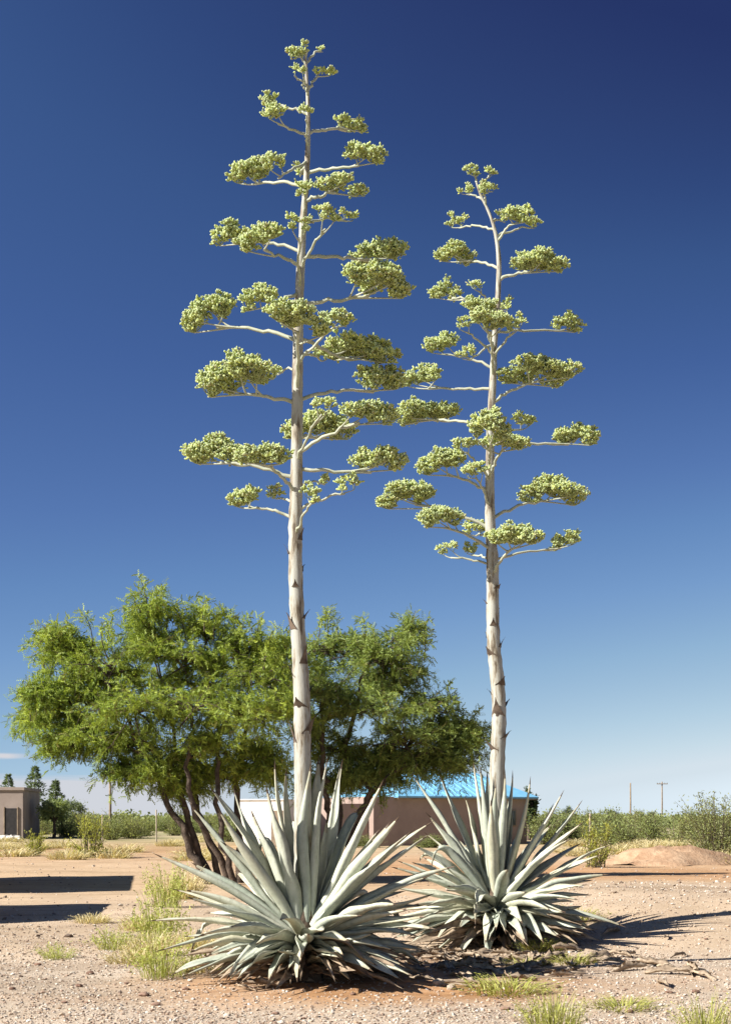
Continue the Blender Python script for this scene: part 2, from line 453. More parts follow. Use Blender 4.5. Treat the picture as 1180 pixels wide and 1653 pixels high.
def century_plant(label, X0, D, base_py, stalk_px, stalk_w, tips, umbels, rng, lscale, fill, low_n, dead_n, bract_range):
    gz = float(height(X0, D))
    root = thing('century_plant', label, 'agave', (X0, D, gz), 'century plants')
    O = np.array([X0, D, gz])
    ppm = FPX / D
    H0 = 0.62 * lscale
    # short woody stem that carries the rosette
    pts = np.array([[0, 0, -0.05], [0, 0, 0.2], [0, 0, 0.45], [0, 0, 0.75]]) * [1, 1, lscale]
    V, F = tube(smooth_path(pts, 10), np.linspace(0.17, 0.10, 10) * (1 + 0.06 * rng.randn(10)), 12)
    mb = MB(); mb.add(V, F); link('stem', mb.mesh('stem', M['caudex']), root)
    def put(name, P0, P1, P2, w, roll, chan, mats, wave=0.0, thick=0.028, bend=0.0):
        V, F, at = agave_leaf(P0, P1, P2, w, roll, chan, wave=wave, thick=thick, bend=bend, rng=rng)
        return link(name, build_mesh(name, V, F, mats, [0, 1, 1], True, at), root)
    def leaf_to(tip, w=None, arch=None):
        tip = np.asarray(tip, float)
        hd = np.hypot(tip[0], tip[1]); el = math.atan2(tip[2] - 0.45, hd)
        azv = np.array([tip[0], tip[1], 0]) / (hd + 1e-6)
        e = np.clip(el / 1.4, -0.3, 1)
        P0 = azv * 0.085 + np.array([0, 0, H0 * (0.58 + 0.34 * e)])
        L = np.linalg.norm(tip - P0)
        mid = P0 + (tip - P0) * 0.5
        arch_given = arch is not None or w is not None
        if arch is None:
            arch = 0.02 + 0.15 * max(0, 0.6 - e) + rng.uniform(-0.02, 0.05)
        P1 = mid + np.array([0, 0, 1]) * arch * L - azv * (0.05 * L if e > 0.5 else 0)
        if e > 0.6:
            P1 = mid + azv * L * rng.uniform(-0.02, 0.07) * (1 if hd > .25 else 0)
        w = (w * 1.02 if w else None) or (0.150 * lscale + 0.03 * rng.randn() * 0.5) * (0.8 + 0.2 * min(1, L / 1.2))
        put('leaf', P0, P1, tip, w, bend=(rng.uniform(0.15, 0.4) if (rng.rand() < 0.10 and not arch_given) else 0.0), roll=rng.uniform(-0.9, 0.9), chan=rng.uniform(0.45, 0.95), mats=[M['agave'], M['spine']], wave=rng.uniform(0, 0.25))
    for tp in tips:
        tx, ty, dd = tp[:3]
        leaf_to(P3(tx, ty, D + dd) - O, *(tp[3:] if len(tp) > 3 else ()))
    # the remaining leaves of the spiral
    for i in range(fill):
        az = i * 2.39996 + 0.7
        el = rad(74 - 72 * (i / fill) ** 0.75 + rng.uniform(-6, 6))
        L = lscale * rng.uniform(1.12, 1.38)
        if math.sin(az) < -0.45 and rad(22) < el < rad(68): continue
        tip = np.array([math.cos(az) * math.cos(el), math.sin(az) * math.cos(el), math.sin(el)]) * L + np.array([0, 0, H0 * 0.75])
        leaf_to(tip)
    # older leaves that droop around the base
    for i in range(low_n):
        az = i * 2.39996 + rng.uniform(-0.25, 0.25)
        a = np.array([math.cos(az), math.sin(az), 0])
        L = lscale * rng.uniform(0.85, 1.28); drop = rng.uniform(0.0, 0.42)
        P0 = a * 0.11 + np.array([0, 0, H0 * rng.uniform(0.30, 0.62)])
        tip = a * L + np.array([0, 0, max(0.08, P0[2] + 0.22 - drop * 1.5)])
        P1 = P0 + a * L * rng.uniform(0.4, 0.6) + np.array([0, 0, rng.uniform(0.02, 0.22)])
        put('leaf', P0, P1, tip, rng.uniform(0.10, 0.17) * lscale, rng.uniform(-1.1, 1.1), rng.uniform(0.2, 0.8), [M['agave'], M['spine']], wave=rng.uniform(0.05, 0.3))
    # shrivelled lower leaves lying on the ground
    for i in range(dead_n):
        az = i * 2.39996 + rng.uniform(-0.3, 0.3)
        L = rng.uniform(0.65, 1.3) * lscale
        a = np.array([math.cos(az), math.sin(az), 0])
        zz = rng.uniform(0.015, 0.40) * rng.uniform(0.3, 1)
        tip = a * L; tip[2] = max(0.02, zz) + (float(height(X0 + tip[0], D + tip[1])) - gz)
        P0 = a * 0.14 + np.array([0, 0, rng.uniform(0.06, 0.42)])
        P1 = (P0 + tip) / 2 + np.array([0, 0, rng.uniform(0.0, 0.14)])
        put('dead_leaf', P0, P1, tip, rng.uniform(0.07, 0.13), rng.uniform(-1.6, 1.6), rng.uniform(0.5, 1.1), [M['dead'], M['dead']], wave=0.35, thick=0.012)
    # flowering stalk
    sp = np.array([[X_at(x, D), D, Z_at(y, D)] for x, y in stalk_px]) - O
    n = 110
    path = smooth_path(sp, n)
    wy = np.array([Z_at(y, D) for y, _ in stalk_w]) - gz; ww = np.array([w for _, w in stalk_w]) / ppm / 2
    o = np.argsort(wy)
    rr = np.interp(path[:, 2], wy[o], ww[o])
    ring = 1 + 0.035 * np.sin(path[:, 2] * 41) + 0.03 * rng.randn(n)
    V, F = tube(path, rr * ring, 14)
    mb = MB(); mb.add(V, F); stalk = link('flower_stalk', mb.mesh('flower_stalk', M['stalk']), root)
    def on_stalk(z):
        z = np.clip(z, path[:, 2].min(), path[:, 2].max())
        idx = np.argsort(path[:, 2])
        return np.array([np.interp(z, path[idx, 2], path[idx, 0]), np.interp(z, path[idx, 2], path[idx, 1]), z])
    # triangular bracts clasping the stalk
    z0, z1 = Z_at(bract_range[0], D) - gz, Z_at(bract_range[1], D) - gz
    z = z0; i = 0
    while z < z1:
        f = (z - z0) / (z1 - z0)
        az = i * 2.39996 + 1.0
        c = on_stalk(z); r0 = np.interp(z, wy[o], ww[o])
        L = (0.20 - 0.12 * f) * rng.uniform(0.5, 1.3); wd = r0 * (1.05 - 0.4 * f) * rng.uniform(0.6, 1.25)
        mb = MB()
        rows = 6; Vb = []
        for q in range(rows + 1):
            t = q / rows; half = wd / r0 * (0.95 * (1 - t) ** 2.0 + 0.10 * (1 - t)) + 0.02
            lift = 0.006 + (0.055 * t ** 2.0) * rng.uniform(0.9, 1.1) * (1.25 - 0.5 * f)
            for u in (-1, 0, 1):
                aa = az + u * half
                Vb.append(c + np.array([math.cos(aa) * (r0 + lift), math.sin(aa) * (r0 + lift), t * L]))
        ii = np.arange(rows)[:, None] * 3; jj = np.arange(2)[None]
        Fb = np.stack([ii + jj, ii + jj + 1, ii + jj + 4, ii + jj + 3], -1).reshape(-1, 4)
        Vb = np.array(Vb)
        # second skin so that the bract has thickness
        Vi = Vb + np.array([-math.cos(az), -math.sin(az), 0]) * 0.005
        mb.add(np.vstack([Vb, Vi]), [Fb, Fb[:, ::-1] + len(Vb)])
        link('bract', mb.mesh('bract', M['bract']), stalk)
        z += (0.07 + 0.07 * rng.rand()) * (1 + 0.7 * f); i += 1
    # side branches, each with its flat-topped flower cluster
    ph = np.arange(4) * math.pi / 2
    bv = [(0, 0, 0)] + [(0.0055 * math.cos(a), 0.0055 * math.sin(a), 0.35) for a in ph] + [(0.0085 * math.cos(a), 0.0085 * math.sin(a), 0.78) for a in ph] + [(0, 0, 1.0)]
    bf = [(0, 1 + (k + 1) % 4, 1 + k) for k in range(4)] + [(5 + k, 5 + (k + 1) % 4, 9) for k in range(4)]
    bf += [(1 + k, 1 + (k + 1) % 4, 5 + (k + 1) % 4) for k in range(4)] + [(1 + k, 5 + (k + 1) % 4, 5 + k) for k in range(4)]
    bv = np.array(bv); bf = np.array(bf)
    for um in umbels:
        cx, cy, w, h, dd = um[:5]
        jy = um[5] if len(um) > 5 else None
        C = P3(cx, cy, D + dd) - O
        pm = FPX / (D + dd)
        W = w / pm; Hh = h / pm
        basez = C[2] - Hh * 0.5
        ax = on_stalk(basez)
        rv = np.array([C[0] - ax[0], C[1] - ax[1], 0]); reach = np.linalg.norm(rv)
        u = rv / (reach + 1e-6)
        if jy is not None: jz = Z_at(jy, D) - gz
        else: jz = basez - 0.05 - reach * rng.uniform(0.10, 0.22)
        jz = min(jz, path[:, 2].max() - 0.02)
        J = on_stalk(jz)
        E = C + np.array([0, 0, -Hh * 0.36]) - u * W * 0.14
        r0 = 0.008 + 0.0075 * min(1, W / 0.6)
        K = J + (E - J) * 0.45 + np.array([0, 0, 0.35 * max(0.02, E[2] - J[2]) + 0.03 * reach * rng.uniform(-.6, 1)])
        bp = bez(J, K, E, 12)
        bp[2:-2] += rng.randn(8, 3) * 0.008
        V, F = tube(bp, np.linspace(r0 * 1.35, r0 * 0.85, 12), 7)
        mb = MB(); mb.add(V, F)
        # pompoms of upright capsules spread through a low dome
        lay = []
        big = float(np.clip((w - 40) / 50, 0, 1))
        # several sub-umbels at different heights, each a low dome of pompoms
        nsub = int(np.clip(round(W / 0.13), 1, 7))
        subs = []
        for k in range(nsub):
            if nsub == 1: subs.append((np.zeros(3), W * 0.5, Hh * 0.5)); continue
            fx = -1 + 2 * (k + 0.5) / nsub + rng.uniform(-0.12, 0.12)
            sr = W * rng.uniform(0.19, 0.27) * (1.2 if nsub < 4 else 1)
            cxx = fx * (W * 0.5 - sr * 0.45)
            zz = Hh * (0.26 * (1 - fx * fx) - 0.17 + rng.uniform(-0.12, 0.12)) - 0.10 * (cxx * u[0]) * min(1, reach)
            subs.append((np.array([cxx, rng.uniform(-1, 1) * W * 0.24, zz]), sr, Hh * rng.uniform(0.25, 0.36)))
        lay = []; md = 0.062 - 0.016 * big
        for sc_, sr, sh in subs:
            target = int(np.clip(sr * sr * (sh + 0.05) * (6000 + 3600 * big), 3, 30)); mine = []; tries = 0
            while len(mine) < target and tries < 500:
                tries += 1
                a = rng.uniform(0, 2 * math.pi); q = math.sqrt(rng.rand())
                p = sc_ + np.array([q * math.cos(a) * max(0.01, sr - 0.02), q * math.sin(a) * max(0.01, sr - 0.02), sh * (rng.uniform(-0.9, 1) * math.sqrt(max(0.04, 1 - q * q)) if rng.rand() < 0.75 else rng.uniform(0.2, 1) * (1 - q))])
                if mine and min(np.linalg.norm(p - g) for g in mine) < md: continue
                mine.append(p)
            lay += [(p, sc_, sh) for p in mine]
        cl = MB()
        for sc_, sr, sh in subs:
            sb = C + sc_ - np.array([0, 0, sh * 0.8])
            st = bp[-1 - int(rng.randint(0, 4))] if reach > 0.15 else bp[-1]
            kk = (st + sb) / 2; kk[2] = st[2] + (sb[2] - st[2]) * 0.2
            V, F = tube(bez(st, kk, sb, 6), np.linspace(r0 * 0.7, r0 * 0.4, 6), 5, False); mb.add(V, F)
        for p, sc_, sh in lay:
            q0 = C + p
            st = C + sc_ - np.array([0, 0, sh * 0.8])
            kk = st + (q0 - st) * 0.6; kk[2] = st[2] + (q0[2] - st[2]) * 0.25
            V, F = tube(bez(st, kk, q0, 4), np.linspace(r0 * 0.25, 0.0025, 4), 4, False)
            cl.add(V, F, 0, (0.27, 0.30, 0.12))
            nb = int(rng.randint(18, 26)) - int(5 * big)
            zc = rng.uniform(-0.25, 1, nb); aa = rng.uniform(0, 2 * math.pi, nb)
            sr = np.sqrt(1 - zc ** 2)
            dv = np.stack([sr * np.cos(aa), sr * np.sin(aa), zc * 0.9 + 0.35], -1)
            dv = unit(dv + 0.25 * u * (reach > 0.2))
            ln = rng.uniform(0.034, 0.056, nb) * (1 - 0.12 * big)
            org = q0 + dv * 0.010 + rng.randn(nb, 3) * 0.008
            V, F = scatter(bv, bf, frames(dv, rng), org, np.stack([rng.uniform(1.0, 1.45, nb)] * 2 + [ln], -1))
            tint = rng.rand(nb)[:, None]; pt = rng.rand()
            ca = np.array([0.42, 0.45, 0.075]); cb = np.array([0.33, 0.41, 0.15]); cc = np.array([0.30, 0.26, 0.10])
            c = ca * (1 - tint) + cb * tint
            c = np.where(rng.rand(nb)[:, None] < 0.08, cc, c) * rng.uniform(0.8, 1.15, (nb, 1)) * (0.9 + 0.2 * pt)
            c = np.repeat(c, len(bv), 0)
            tipm = np.tile(np.r_[np.zeros(5), np.full(4, 0.38), 0.9], nb)[:, None]
            c = c * (1 - tipm) + np.array([0.50, 0.57, 0.35]) * tipm
            cl.add(V, F, 0, c)
        br = link('branch', mb.mesh('branch', M['twig']), root)
        link('flower_cluster', cl.mesh('flower_cluster', M['bud'], False, True), br)['kind'] = 'stuff'
    return root

A1_D = 13.6; A2_D = 17.0
A1_STALK = [(489, 1560), (489, 1250), (488, 1200), (488, 1130), (484, 1060), (480, 1000), (477, 920), (477, 850), (479, 760), (480, 660), (481, 560), (483, 490), (486, 420), (490, 350), (494, 300), (497, 250), (498, 190), (497, 150), (494, 112), (493, 78)]
A1_W = [(1560, 30), (1250, 28), (1100, 27), (1000, 24), (900, 23), (800, 21), (700, 19), (540, 17), (400, 13), (300, 10), (200, 7), (110, 5), (78, 3)]
A1_TIPS = [
    (444, 1225, .10, .13), (463, 1238, .25, .11), (430, 1268, -.35, .17), (503, 1229, -.20, .13), (515, 1219, .12), (529, 1221, -.10, .14), (554, 1223, .35), (474, 1248, .45), (497, 1262, .5),
    (620, 1256, -.10, .15), (591, 1252, .35), (646, 1315, -.40, .14), (631, 1325, .25), (703, 1323, -.10, .15), (670, 1337, -.55), (692, 1347, .25), 
    (336, 1266, .10, .14), (377, 1268, .40), (304, 1294, -.15, .15), (409, 1285, .55), (350, 1300, -.5, .14),
    (247, 1377, -.10, .13, .10), (276, 1434, .30, .12), (238, 1487, -.25, .12, .13), (249, 1537, -.50, .11, .2), (272, 1487, .25), (318, 1512, -.75), (332, 1545, -.60, .12, .16), (300, 1447, -.45), (352, 1460, .75),
    (690, 1405, .35), (690, 1480, -.15, .15, .08), (662, 1468, -.5, .14), (676, 1512, -.35, .14, .12), (655, 1438, .45), (640, 1535, -.65), (702, 1442, .10), (610, 1560, -.8, .12, .1), (738, 1397, -.1, .15, .06), (704, 1500, -.2, .14, .1), (655, 1562, -.5, .12, .12), (684, 1462, .25, .14), (300, 1570, -.3, .10, .12), (345, 1580, -.7, .11, .12), (690, 1535, .1, .13, .12),
    (452, 1486, -1.15, .14), (522, 1502, -1.2, .15), (585, 1478, -1.0, .15), (412, 1525, -1.0), (556, 1550, -1.0), (488, 1540, -1.2), (380, 1560, -.85)]
L = lambda *a: a
A1_UMB = [
    (479, 84, 32, 20, 0.0), (495, 75, 15, 13, -.05), (521, 79, 18, 12, .1, 104), (475, 117, 14, 15, -.1), (490, 118, 14, 15, -.2), (520, 118, 46, 18, .1, 148),
    (435, 161, 30, 27, .1), (443, 187, 46, 32, -.15, 222), (495, 180, 24, 17, -.35), (565, 201, 56, 34, .35), (588, 251, 64, 42, -.2, 279),
    (403, 281, 72, 52, .35, 303), (445, 271, 44, 42, -.3, 260), (485, 277, 24, 22, .6), (493, 306, 30, 25, -.55), (553, 301, 76, 25, -.1, 326), (528, 353, 48, 40, -.5), (563, 349, 32, 26, .4), (483, 365, 42, 46, -.7),
    (371, 376, 60, 46, .25), (418, 384, 74, 46, -.35, 430), (607, 407, 92, 46, .4, 414), (609, 457, 104, 56, -.2, 490),
    (338, 508, 92, 60, .3), (417, 480, 66, 48, -.35, 472), (481, 510, 104, 58, -.95), (545, 515, 58, 30, -.5), (577, 567, 118, 50, .45, 545), (520, 575, 40, 26, .8),
    (380, 611, 128, 68, -.1, 652), (448, 600, 20, 14, .75), (613, 615, 84, 56, .5), (521, 655, 42, 36, -.75), (515, 694, 112, 52, .75), (591, 661, 90, 54, -.35),
    (344, 727, 94, 56, .1), (425, 733, 90, 44, -.45), (612, 743, 92, 54, -.1, 757), (393, 807, 58, 38, .1, 838), (445, 796, 32, 28, .5), (562, 783, 38, 38, -.1), (503, 799, 38, 38, -.6), (524, 776, 20, 18, .6)]
A2_STALK = [(803, 1520), (802, 1250), (804, 1200), (806, 1150), (803, 1100), (797, 1050), (795, 1000), (795, 950), (795, 905), (791, 850), (790, 791), (791, 745), (791, 699), (793, 655), (796, 607), (797, 567), (799, 534), (803, 495), (804, 465), (806, 425), (802, 385), (793, 350), (782, 326), (772, 312), (768, 290)]
A2_W = [(1520, 26), (1250, 25), (1150, 23), (1050, 22), (900, 19), (790, 15), (650, 12), (560, 10), (425, 8), (350, 5), (290, 3)]
A2_TIPS = [
    (764, 1226, .1, .11), (775, 1236, -.15, .12), (786, 1243, .3), (815, 1243, -.2, .13), (827, 1243, .2, .12), (856, 1253, -.05, .14), (800, 1262, -.35, .13), (792, 1290, -.5, .15),
    (910, 1275, -.1, .13), (940, 1291, .3, .12), (943, 1325, -.4, .15), (938, 1361, .5), (986, 1364, .1, .12), (984, 1411, -.3, .18, .06), (935, 1453, -.8, .17), (914, 1474, -.95, .16), (970, 1487, -.4, .14), (1010, 1497, -.2, .12, .12), (890, 1330, .6),
    (664, 1247, .1, .12), (709, 1249, .4, .11), (687, 1311, -.3, .15), (684, 1343, .2), (670, 1365, -.2), (640, 1389, .1), (632, 1432, -.15, .16, .08), (668, 1460, -.5, .16, .08), (700, 1476, -.75), (657, 1514, -.5), (650, 1533, -.45), (730, 1340, .7),
    (800, 1502, -1.05, .15, .18), (760, 1440, -1.1), (850, 1440, -1.05, .15), (740, 1500, -1.0), (860, 1510, -1.0), (720, 1430, -.85), (628, 1484, 0, .15, .08), (640, 1506, -.2, .14, .1), (690, 1545, -.7, .14, .12), (730, 1556, -.9, .13, .12), (785, 1562, -1.0, .13, .14), (850, 1558, -.9, .14, .12), (905, 1540, -.7, .14, .12), (945, 1512, -.4, .13, .1), (895, 1484, -.9, .15, .08), (955, 1445, .2, .15, .06)]
A2_UMB = [
    (762, 277, 32, 20, 0), (792, 278, 20, 15, .05, 312), (752, 309, 30, 18, .1), (780, 304, 26, 20, -.15), (795, 305, 15, 13, .1),
    (737, 357, 36, 34, .3, 371), (835, 347, 48, 36, -.1, 391), (810, 352, 26, 17, .3), (861, 362, 24, 17, .1),
    (734, 411, 60, 36, .35, 434), (868, 424, 90, 38, -.1, 452), (722, 468, 52, 40, .2), (770, 461, 32, 22, -.3), (773, 495, 58, 38, -.6), (814, 496, 30, 28, .5), (790, 517, 70, 42, -.9), (749, 524, 36, 30, -.4), (831, 524, 40, 30, -.5), (916, 521, 48, 38, .2, 536),
    (711, 559, 52, 38, .15), (755, 570, 36, 28, -.3, 551), (872, 602, 120, 44, -.1, 653), (681, 611, 66, 48, .2, 628), (688, 663, 96, 48, .5, 694),
    (792, 690, 72, 60, -.95), (845, 683, 42, 32, .3), (814, 712, 80, 32, -.6), (749, 719, 44, 26, -.6), (928, 702, 76, 44, .1, 716),
    (712, 750, 78, 48, -.1), (766, 759, 46, 32, -.6), (893, 791, 100, 50, .2, 840), (658, 798, 88, 48, .1), (711, 834, 80, 48, -.4), (766, 853, 42, 36, .7), (830, 868, 82, 46, -.6), (911, 872, 44, 38, .2, 905), (722, 889, 38, 32, .1, 912), (759, 887, 30, 28, .4)]
century_plant('tall flowering agave in front, straight pale stalk standing before the green tree', X_at(491, A1_D), A1_D, 1590, A1_STALK, A1_W, A1_TIPS, A1_UMB, np.random.RandomState(3), 1.0, 30, 48, 72, (1215, 850))
century_plant('flowering agave behind, its pale stalk bent at the top against open sky', X_at(801, A2_D), A2_D, 1540, A2_STALK, A2_W, A2_TIPS, A2_UMB, np.random.RandomState(8), 1.05, 30, 46, 72, (1225, 915))

# ------------------------------------------------------------------ trees
def spray_template(n=9, L=1.0):
    """a drooping compound leaf along +Z with narrow leaflets"""
    V = []; F = []
    for i in range(n):
        t = (i + 0.6) / n; s = 1 if i % 2 else -1
        c = np.array([0, 0, t * L]); d = unit(np.array([s * 0.75, 0.25 * math.sin(i * 2.1), 0.62])); w = np.array([0.0, 1.0, 0.15])
        l = 0.42 * (1 - 0.4 * t); b = 0.062
        k = len(V)
        V += [c, c + d * l * 0.5 + w * b, c + d * l, c + d * l * 0.5 - w * b]
        F.append((k, k + 1, k + 2, k + 3))
    return np.array(V), np.array(F)
SPV, SPF = spray_template()

def mesquite(label, base, stems, lobes, sprigs, rng, dens=1.0, hue=(0.37, 0.435, 0.075), hue2=(0.205, 0.285, 0.06)):
    bx, by = base; gz = float(height(bx, by))
    O = np.array([bx, by, gz])
    root = thing('mesquite_tree', label, 'tree', O, 'trees behind the agaves')
    wood = MB(); thin = MB()
    ends = []
    for st in stems:
        pts = smooth_path(np.array([P3(x, y, by + dd) - O for x, y, dd in st]), 22)
        pts[0, 2] = -0.08
        pts[3:-1] += rng.randn(18, 3) * 0.04
        r = np.linspace(0.105, 0.035, 22) * rng.uniform(0.75, 1.15)
        V, F = tube(pts, r, 9); wood.add(V, F)
        ends.append((pts, r))
    LV = []; LC = []; ntot = 0
    for cx, cy, rx, ry, dd in lobes:
        sc = FPX / by
        C = P3(cx, cy, by + dd) - O
        R = np.array([rx / sc, 0.8 * (rx + ry) / 2 / sc + 0.25, ry / sc])
        # limb from the closest stem point that lies lower than the lobe
        best = min(((np.linalg.norm(p - C) + (3 if p[2] > C[2] else 0), p, rr) for pts, r in ends for p, rr in zip(pts[8:], r[8:])), key=lambda q: q[0])
        p0 = best[1]; k = (p0 + C) / 2 + np.array([0, 0, 0.25]) + rng.randn(3) * 0.2
        lp = bez(p0, k, C, 12); lp[1:-1] += rng.randn(10, 3) * 0.03
        V, F = tube(lp, np.linspace(best[2] * 0.75, 0.02, 12), 6); wood.add(V, F)
        nsec = int(9 + 10 * R[0])
        for _ in range(nsec):
            s0 = lp[rng.randint(5, 12)]
            d = unit(rng.randn(3)); d[2] = abs(d[2]) * 0.9 - 0.25 if rng.rand() < 0.75 else d[2]
            s1 = C + d * R * rng.uniform(0.65, 1.05)
            kk = (s0 + s1) / 2 + np.array([0, 0, 0.15]) + rng.randn(3) * 0.08
            sp = bez(s0, kk, s1, 8)
            V, F = tube(sp, np.linspace(0.022, 0.006, 8), 4, False); thin.add(V, F)
            ntw = int(5 * dens + 1)
            for _ in range(ntw):
                t0 = sp[rng.randint(3, 8)]
                dr = unit(np.array([rng.randn(), rng.randn(), rng.uniform(-0.7, 0.8)]) + 0.7 * d)
                Lt = rng.uniform(0.28, 0.62)
                t1 = t0 + dr * Lt + np.array([0, 0, -0.22 * Lt - 0.05])
                tk = t0 + dr * Lt * 0.55 + np.array([0, 0, 0.08])
                tp = bez(t0, tk, t1, 6)
                V, F = tube(tp, np.linspace(0.007, 0.003, 6), 3, False); thin.add(V, F)
                ns = int(rng.randint(9, 15))
                tt = rng.rand(ns) ** 0.8
                fi = tt * 5; i0 = np.minimum(fi.astype(int), 4); f = (fi - i0)[:, None]
                org = tp[i0] * (1 - f) + tp[i0 + 1] * f + rng.randn(ns, 3) * 0.03
                dv = unit(dr * 0.5 + rng.randn(ns, 3) * 0.6 + np.array([0, 0, -0.45]))
                V, F = scatter(SPV, SPF, frames(dv, rng), org, rng.uniform(0.15, 0.24, ns))
                LV.append((V, F + ntot)); ntot += len(V)
                m = rng.rand(ns, 1)
                c = np.array(hue) * m + np.array(hue2) * (1 - m)
                c = c * rng.uniform(0.8, 1.25, (ns, 1))
                c = np.where(rng.rand(ns, 1) < 0.05, np.array([0.20, 0.19, 0.05]), c)
                LC.append(np.repeat(c, len(SPV), 0))
    for cx, cy, ln_ in sprigs:
        b0 = P3(cx, cy, by + rng.uniform(-.6, .6)) - O
        tp = bez(b0 - np.array([0, 0, 0.5]), b0 + np.array([rng.uniform(-.1, .1), 0, ln_ * .5]), b0 + np.array([rng.uniform(-.35, .35), rng.uniform(-.2, .2), ln_]), 9)
        V, F = tube(tp, np.linspace(0.014, 0.004, 9), 4, False); thin.add(V, F)
        ns = 46; tt = rng.rand(ns); fi = tt * 8; i0 = np.minimum(fi.astype(int), 7); f = (fi - i0)[:, None]
        org = tp[i0] * (1 - f) + tp[i0 + 1] * f + rng.randn(ns, 3) * 0.05
        dv = unit(rng.randn(ns, 3) * 0.7 + np.array([0, 0, 0.1]))
        V, F = scatter(SPV, SPF, frames(dv, rng), org, rng.uniform(0.14, 0.24, ns))
        LV.append((V, F + ntot)); ntot += len(V)
        LC.append(np.repeat(np.array(hue) * rng.uniform(0.8, 1.2, (ns, 1)), len(SPV), 0))
    tr = link('trunk', wood.mesh('trunk', M['bark']), root)
    link('twigs', thin.mesh('twigs', M['bark']), tr)
    V = np.concatenate([a for a, _ in LV]); F = np.concatenate([b for _, b in LV])
    cr = link('crown', build_mesh('crown', V, [F], M['leaf'], None, False, np.concatenate(LC)), root)
    cr['kind'] = 'stuff'
    return root

MD1 = 34.0; MD2 = 36.5
mesquite('broad bright green mesquite tree with dark leaning stems, left of the pale stalk', (X_at(352, MD1), MD1),
    [[(338, 1428, 0), (322, 1400, 0), (297, 1345, 0), (272, 1290, 0), (235, 1225, -.3), (200, 1150, -.5)],
     [(356, 1428, .3), (345, 1385, .3), (330, 1330, .5), (308, 1280, .6), (285, 1210, .5), (265, 1110, .3)],
     [(372, 1430, -.2), (350, 1370, -.4), (318, 1315, -.6), (300, 1250, -.7), (310, 1150, -.8)],
     [(346, 1429, .1), (326, 1390, .2), (305, 1330, .2), (292, 1275, .1), (255, 1215, 0), (160, 1140, 0)],
     [(380, 1431, -.3), (366, 1390, -.5), (352, 1330, -.4), (356, 1270, -.3), (350, 1180, -.2), (345, 1080, 0)],
     [(388, 1430, .5), (386, 1380, .4), (384, 1320, .4), (380, 1260, .6), (395, 1180, .6), (400, 1100, .3)]],
    [(105, 1135, 66, 62, 0), (75, 1165, 42, 40, .6), (110, 1060, 48, 36, .3), (180, 1075, 72, 62, -.6), (245, 990, 30, 42, 0), (232, 1035, 48, 40, .4), (285, 1065, 75, 68, -.4), (330, 1005, 40, 34, .5),
     (385, 1060, 66, 62, .2), (430, 1095, 48, 72, -.5), (130, 1195, 76, 32, -.4), (215, 1150, 80, 66, -1.2), (215, 1205, 60, 36, .3), (310, 1150, 80, 70, -1.3), (325, 1215, 62, 48, -.5), (400, 1165, 66, 70, -1.0), (415, 1225, 52, 44, .5),
     (190, 1110, 80, 60, 1.4), (320, 1110, 90, 70, 1.5), (185, 1248, 20, 18, .2), (355, 1250, 50, 32, .3), (452, 1150, 40, 70, .4), (455, 1060, 40, 45, .5), (280, 1235, 45, 28, .6), (60, 1120, 30, 34, -.3), (90, 1030, 26, 22, 0), (240, 1255, 30, 20, -.3), (300, 1275, 34, 20, .5), (440, 1250, 30, 30, .2), (90, 1210, 34, 16, .2)],
    [(240, 955, .35), (250, 970, .3), (228, 985, .3), (330, 985, .3), (345, 1000, .25), (300, 1000, .3), (80, 1035, .2), (95, 1020, .25), (70, 1060, .2), (150, 1010, .3), (415, 1015, .3), (430, 1030, .25), (175, 1015, .25), (50, 1130, .2), (42, 1165, .15), (270, 990, .3), (385, 1010, .25), (120, 1015, .2)],
    np.random.RandomState(21), 1.1)
mesquite('darker green mesquite tree between the two pale stalks, hiding part of the blue roof', (X_at(548, MD2), MD2),
    [[(545, 1412, 0), (546, 1330, 0), (550, 1260, .2), (568, 1170, .3), (590, 1080, .2)],
     [(552, 1412, .3), (572, 1330, .4), (610, 1260, .5), (660, 1200, .3), (700, 1160, .2)],
     [(556, 1412, .1), (566, 1350, -.3), (590, 1290, -.5), (640, 1240, -.4), (690, 1215, -.3)],
     [(540, 1412, -.3), (530, 1330, -.4), (522, 1240, -.5), (520, 1130, -.3)]],
    [(525, 1055, 46, 52, 0), (575, 1050, 44, 40, .4), (615, 1075, 55, 48, -.4), (663, 1028, 24, 26, .2), (650, 1090, 46, 44, .3), (690, 1150, 52, 44, -.3), (730, 1180, 38, 34, .3), (745, 1210, 34, 30, 0), (600, 1150, 72, 56, -1), (530, 1140, 54, 66, -.8),
     (640, 1195, 78, 48, -.7), (540, 1215, 56, 50, .3), (600, 1235, 60, 32, .4), (680, 1230, 66, 28, .3), (620, 1120, 70, 60, 1.3), (505, 1110, 40, 70, .6), (650, 1236, 60, 18, -.2), (716, 1230, 40, 18, .2), (575, 1262, 45, 24, -.3), (530, 1268, 45, 34, .5), (495, 1190, 42, 60, .4), (770, 1200, 18, 26, .2), (742, 1236, 28, 18, -.2), (618, 1256, 26, 16, .3)],
    [(515, 1005, .3), (530, 1000, .25), (545, 1010, .3), (590, 1015, .35), (605, 1030, .25), (663, 1005, .3), (675, 1015, .25), (685, 1035, .2), (655, 1010, .25), (740, 1140, .3), (760, 1160, .25), (725, 1120, .25), (775, 1175, .2)],
    np.random.RandomState(33), 0.95, (0.30, 0.365, 0.09), (0.175, 0.24, 0.07))

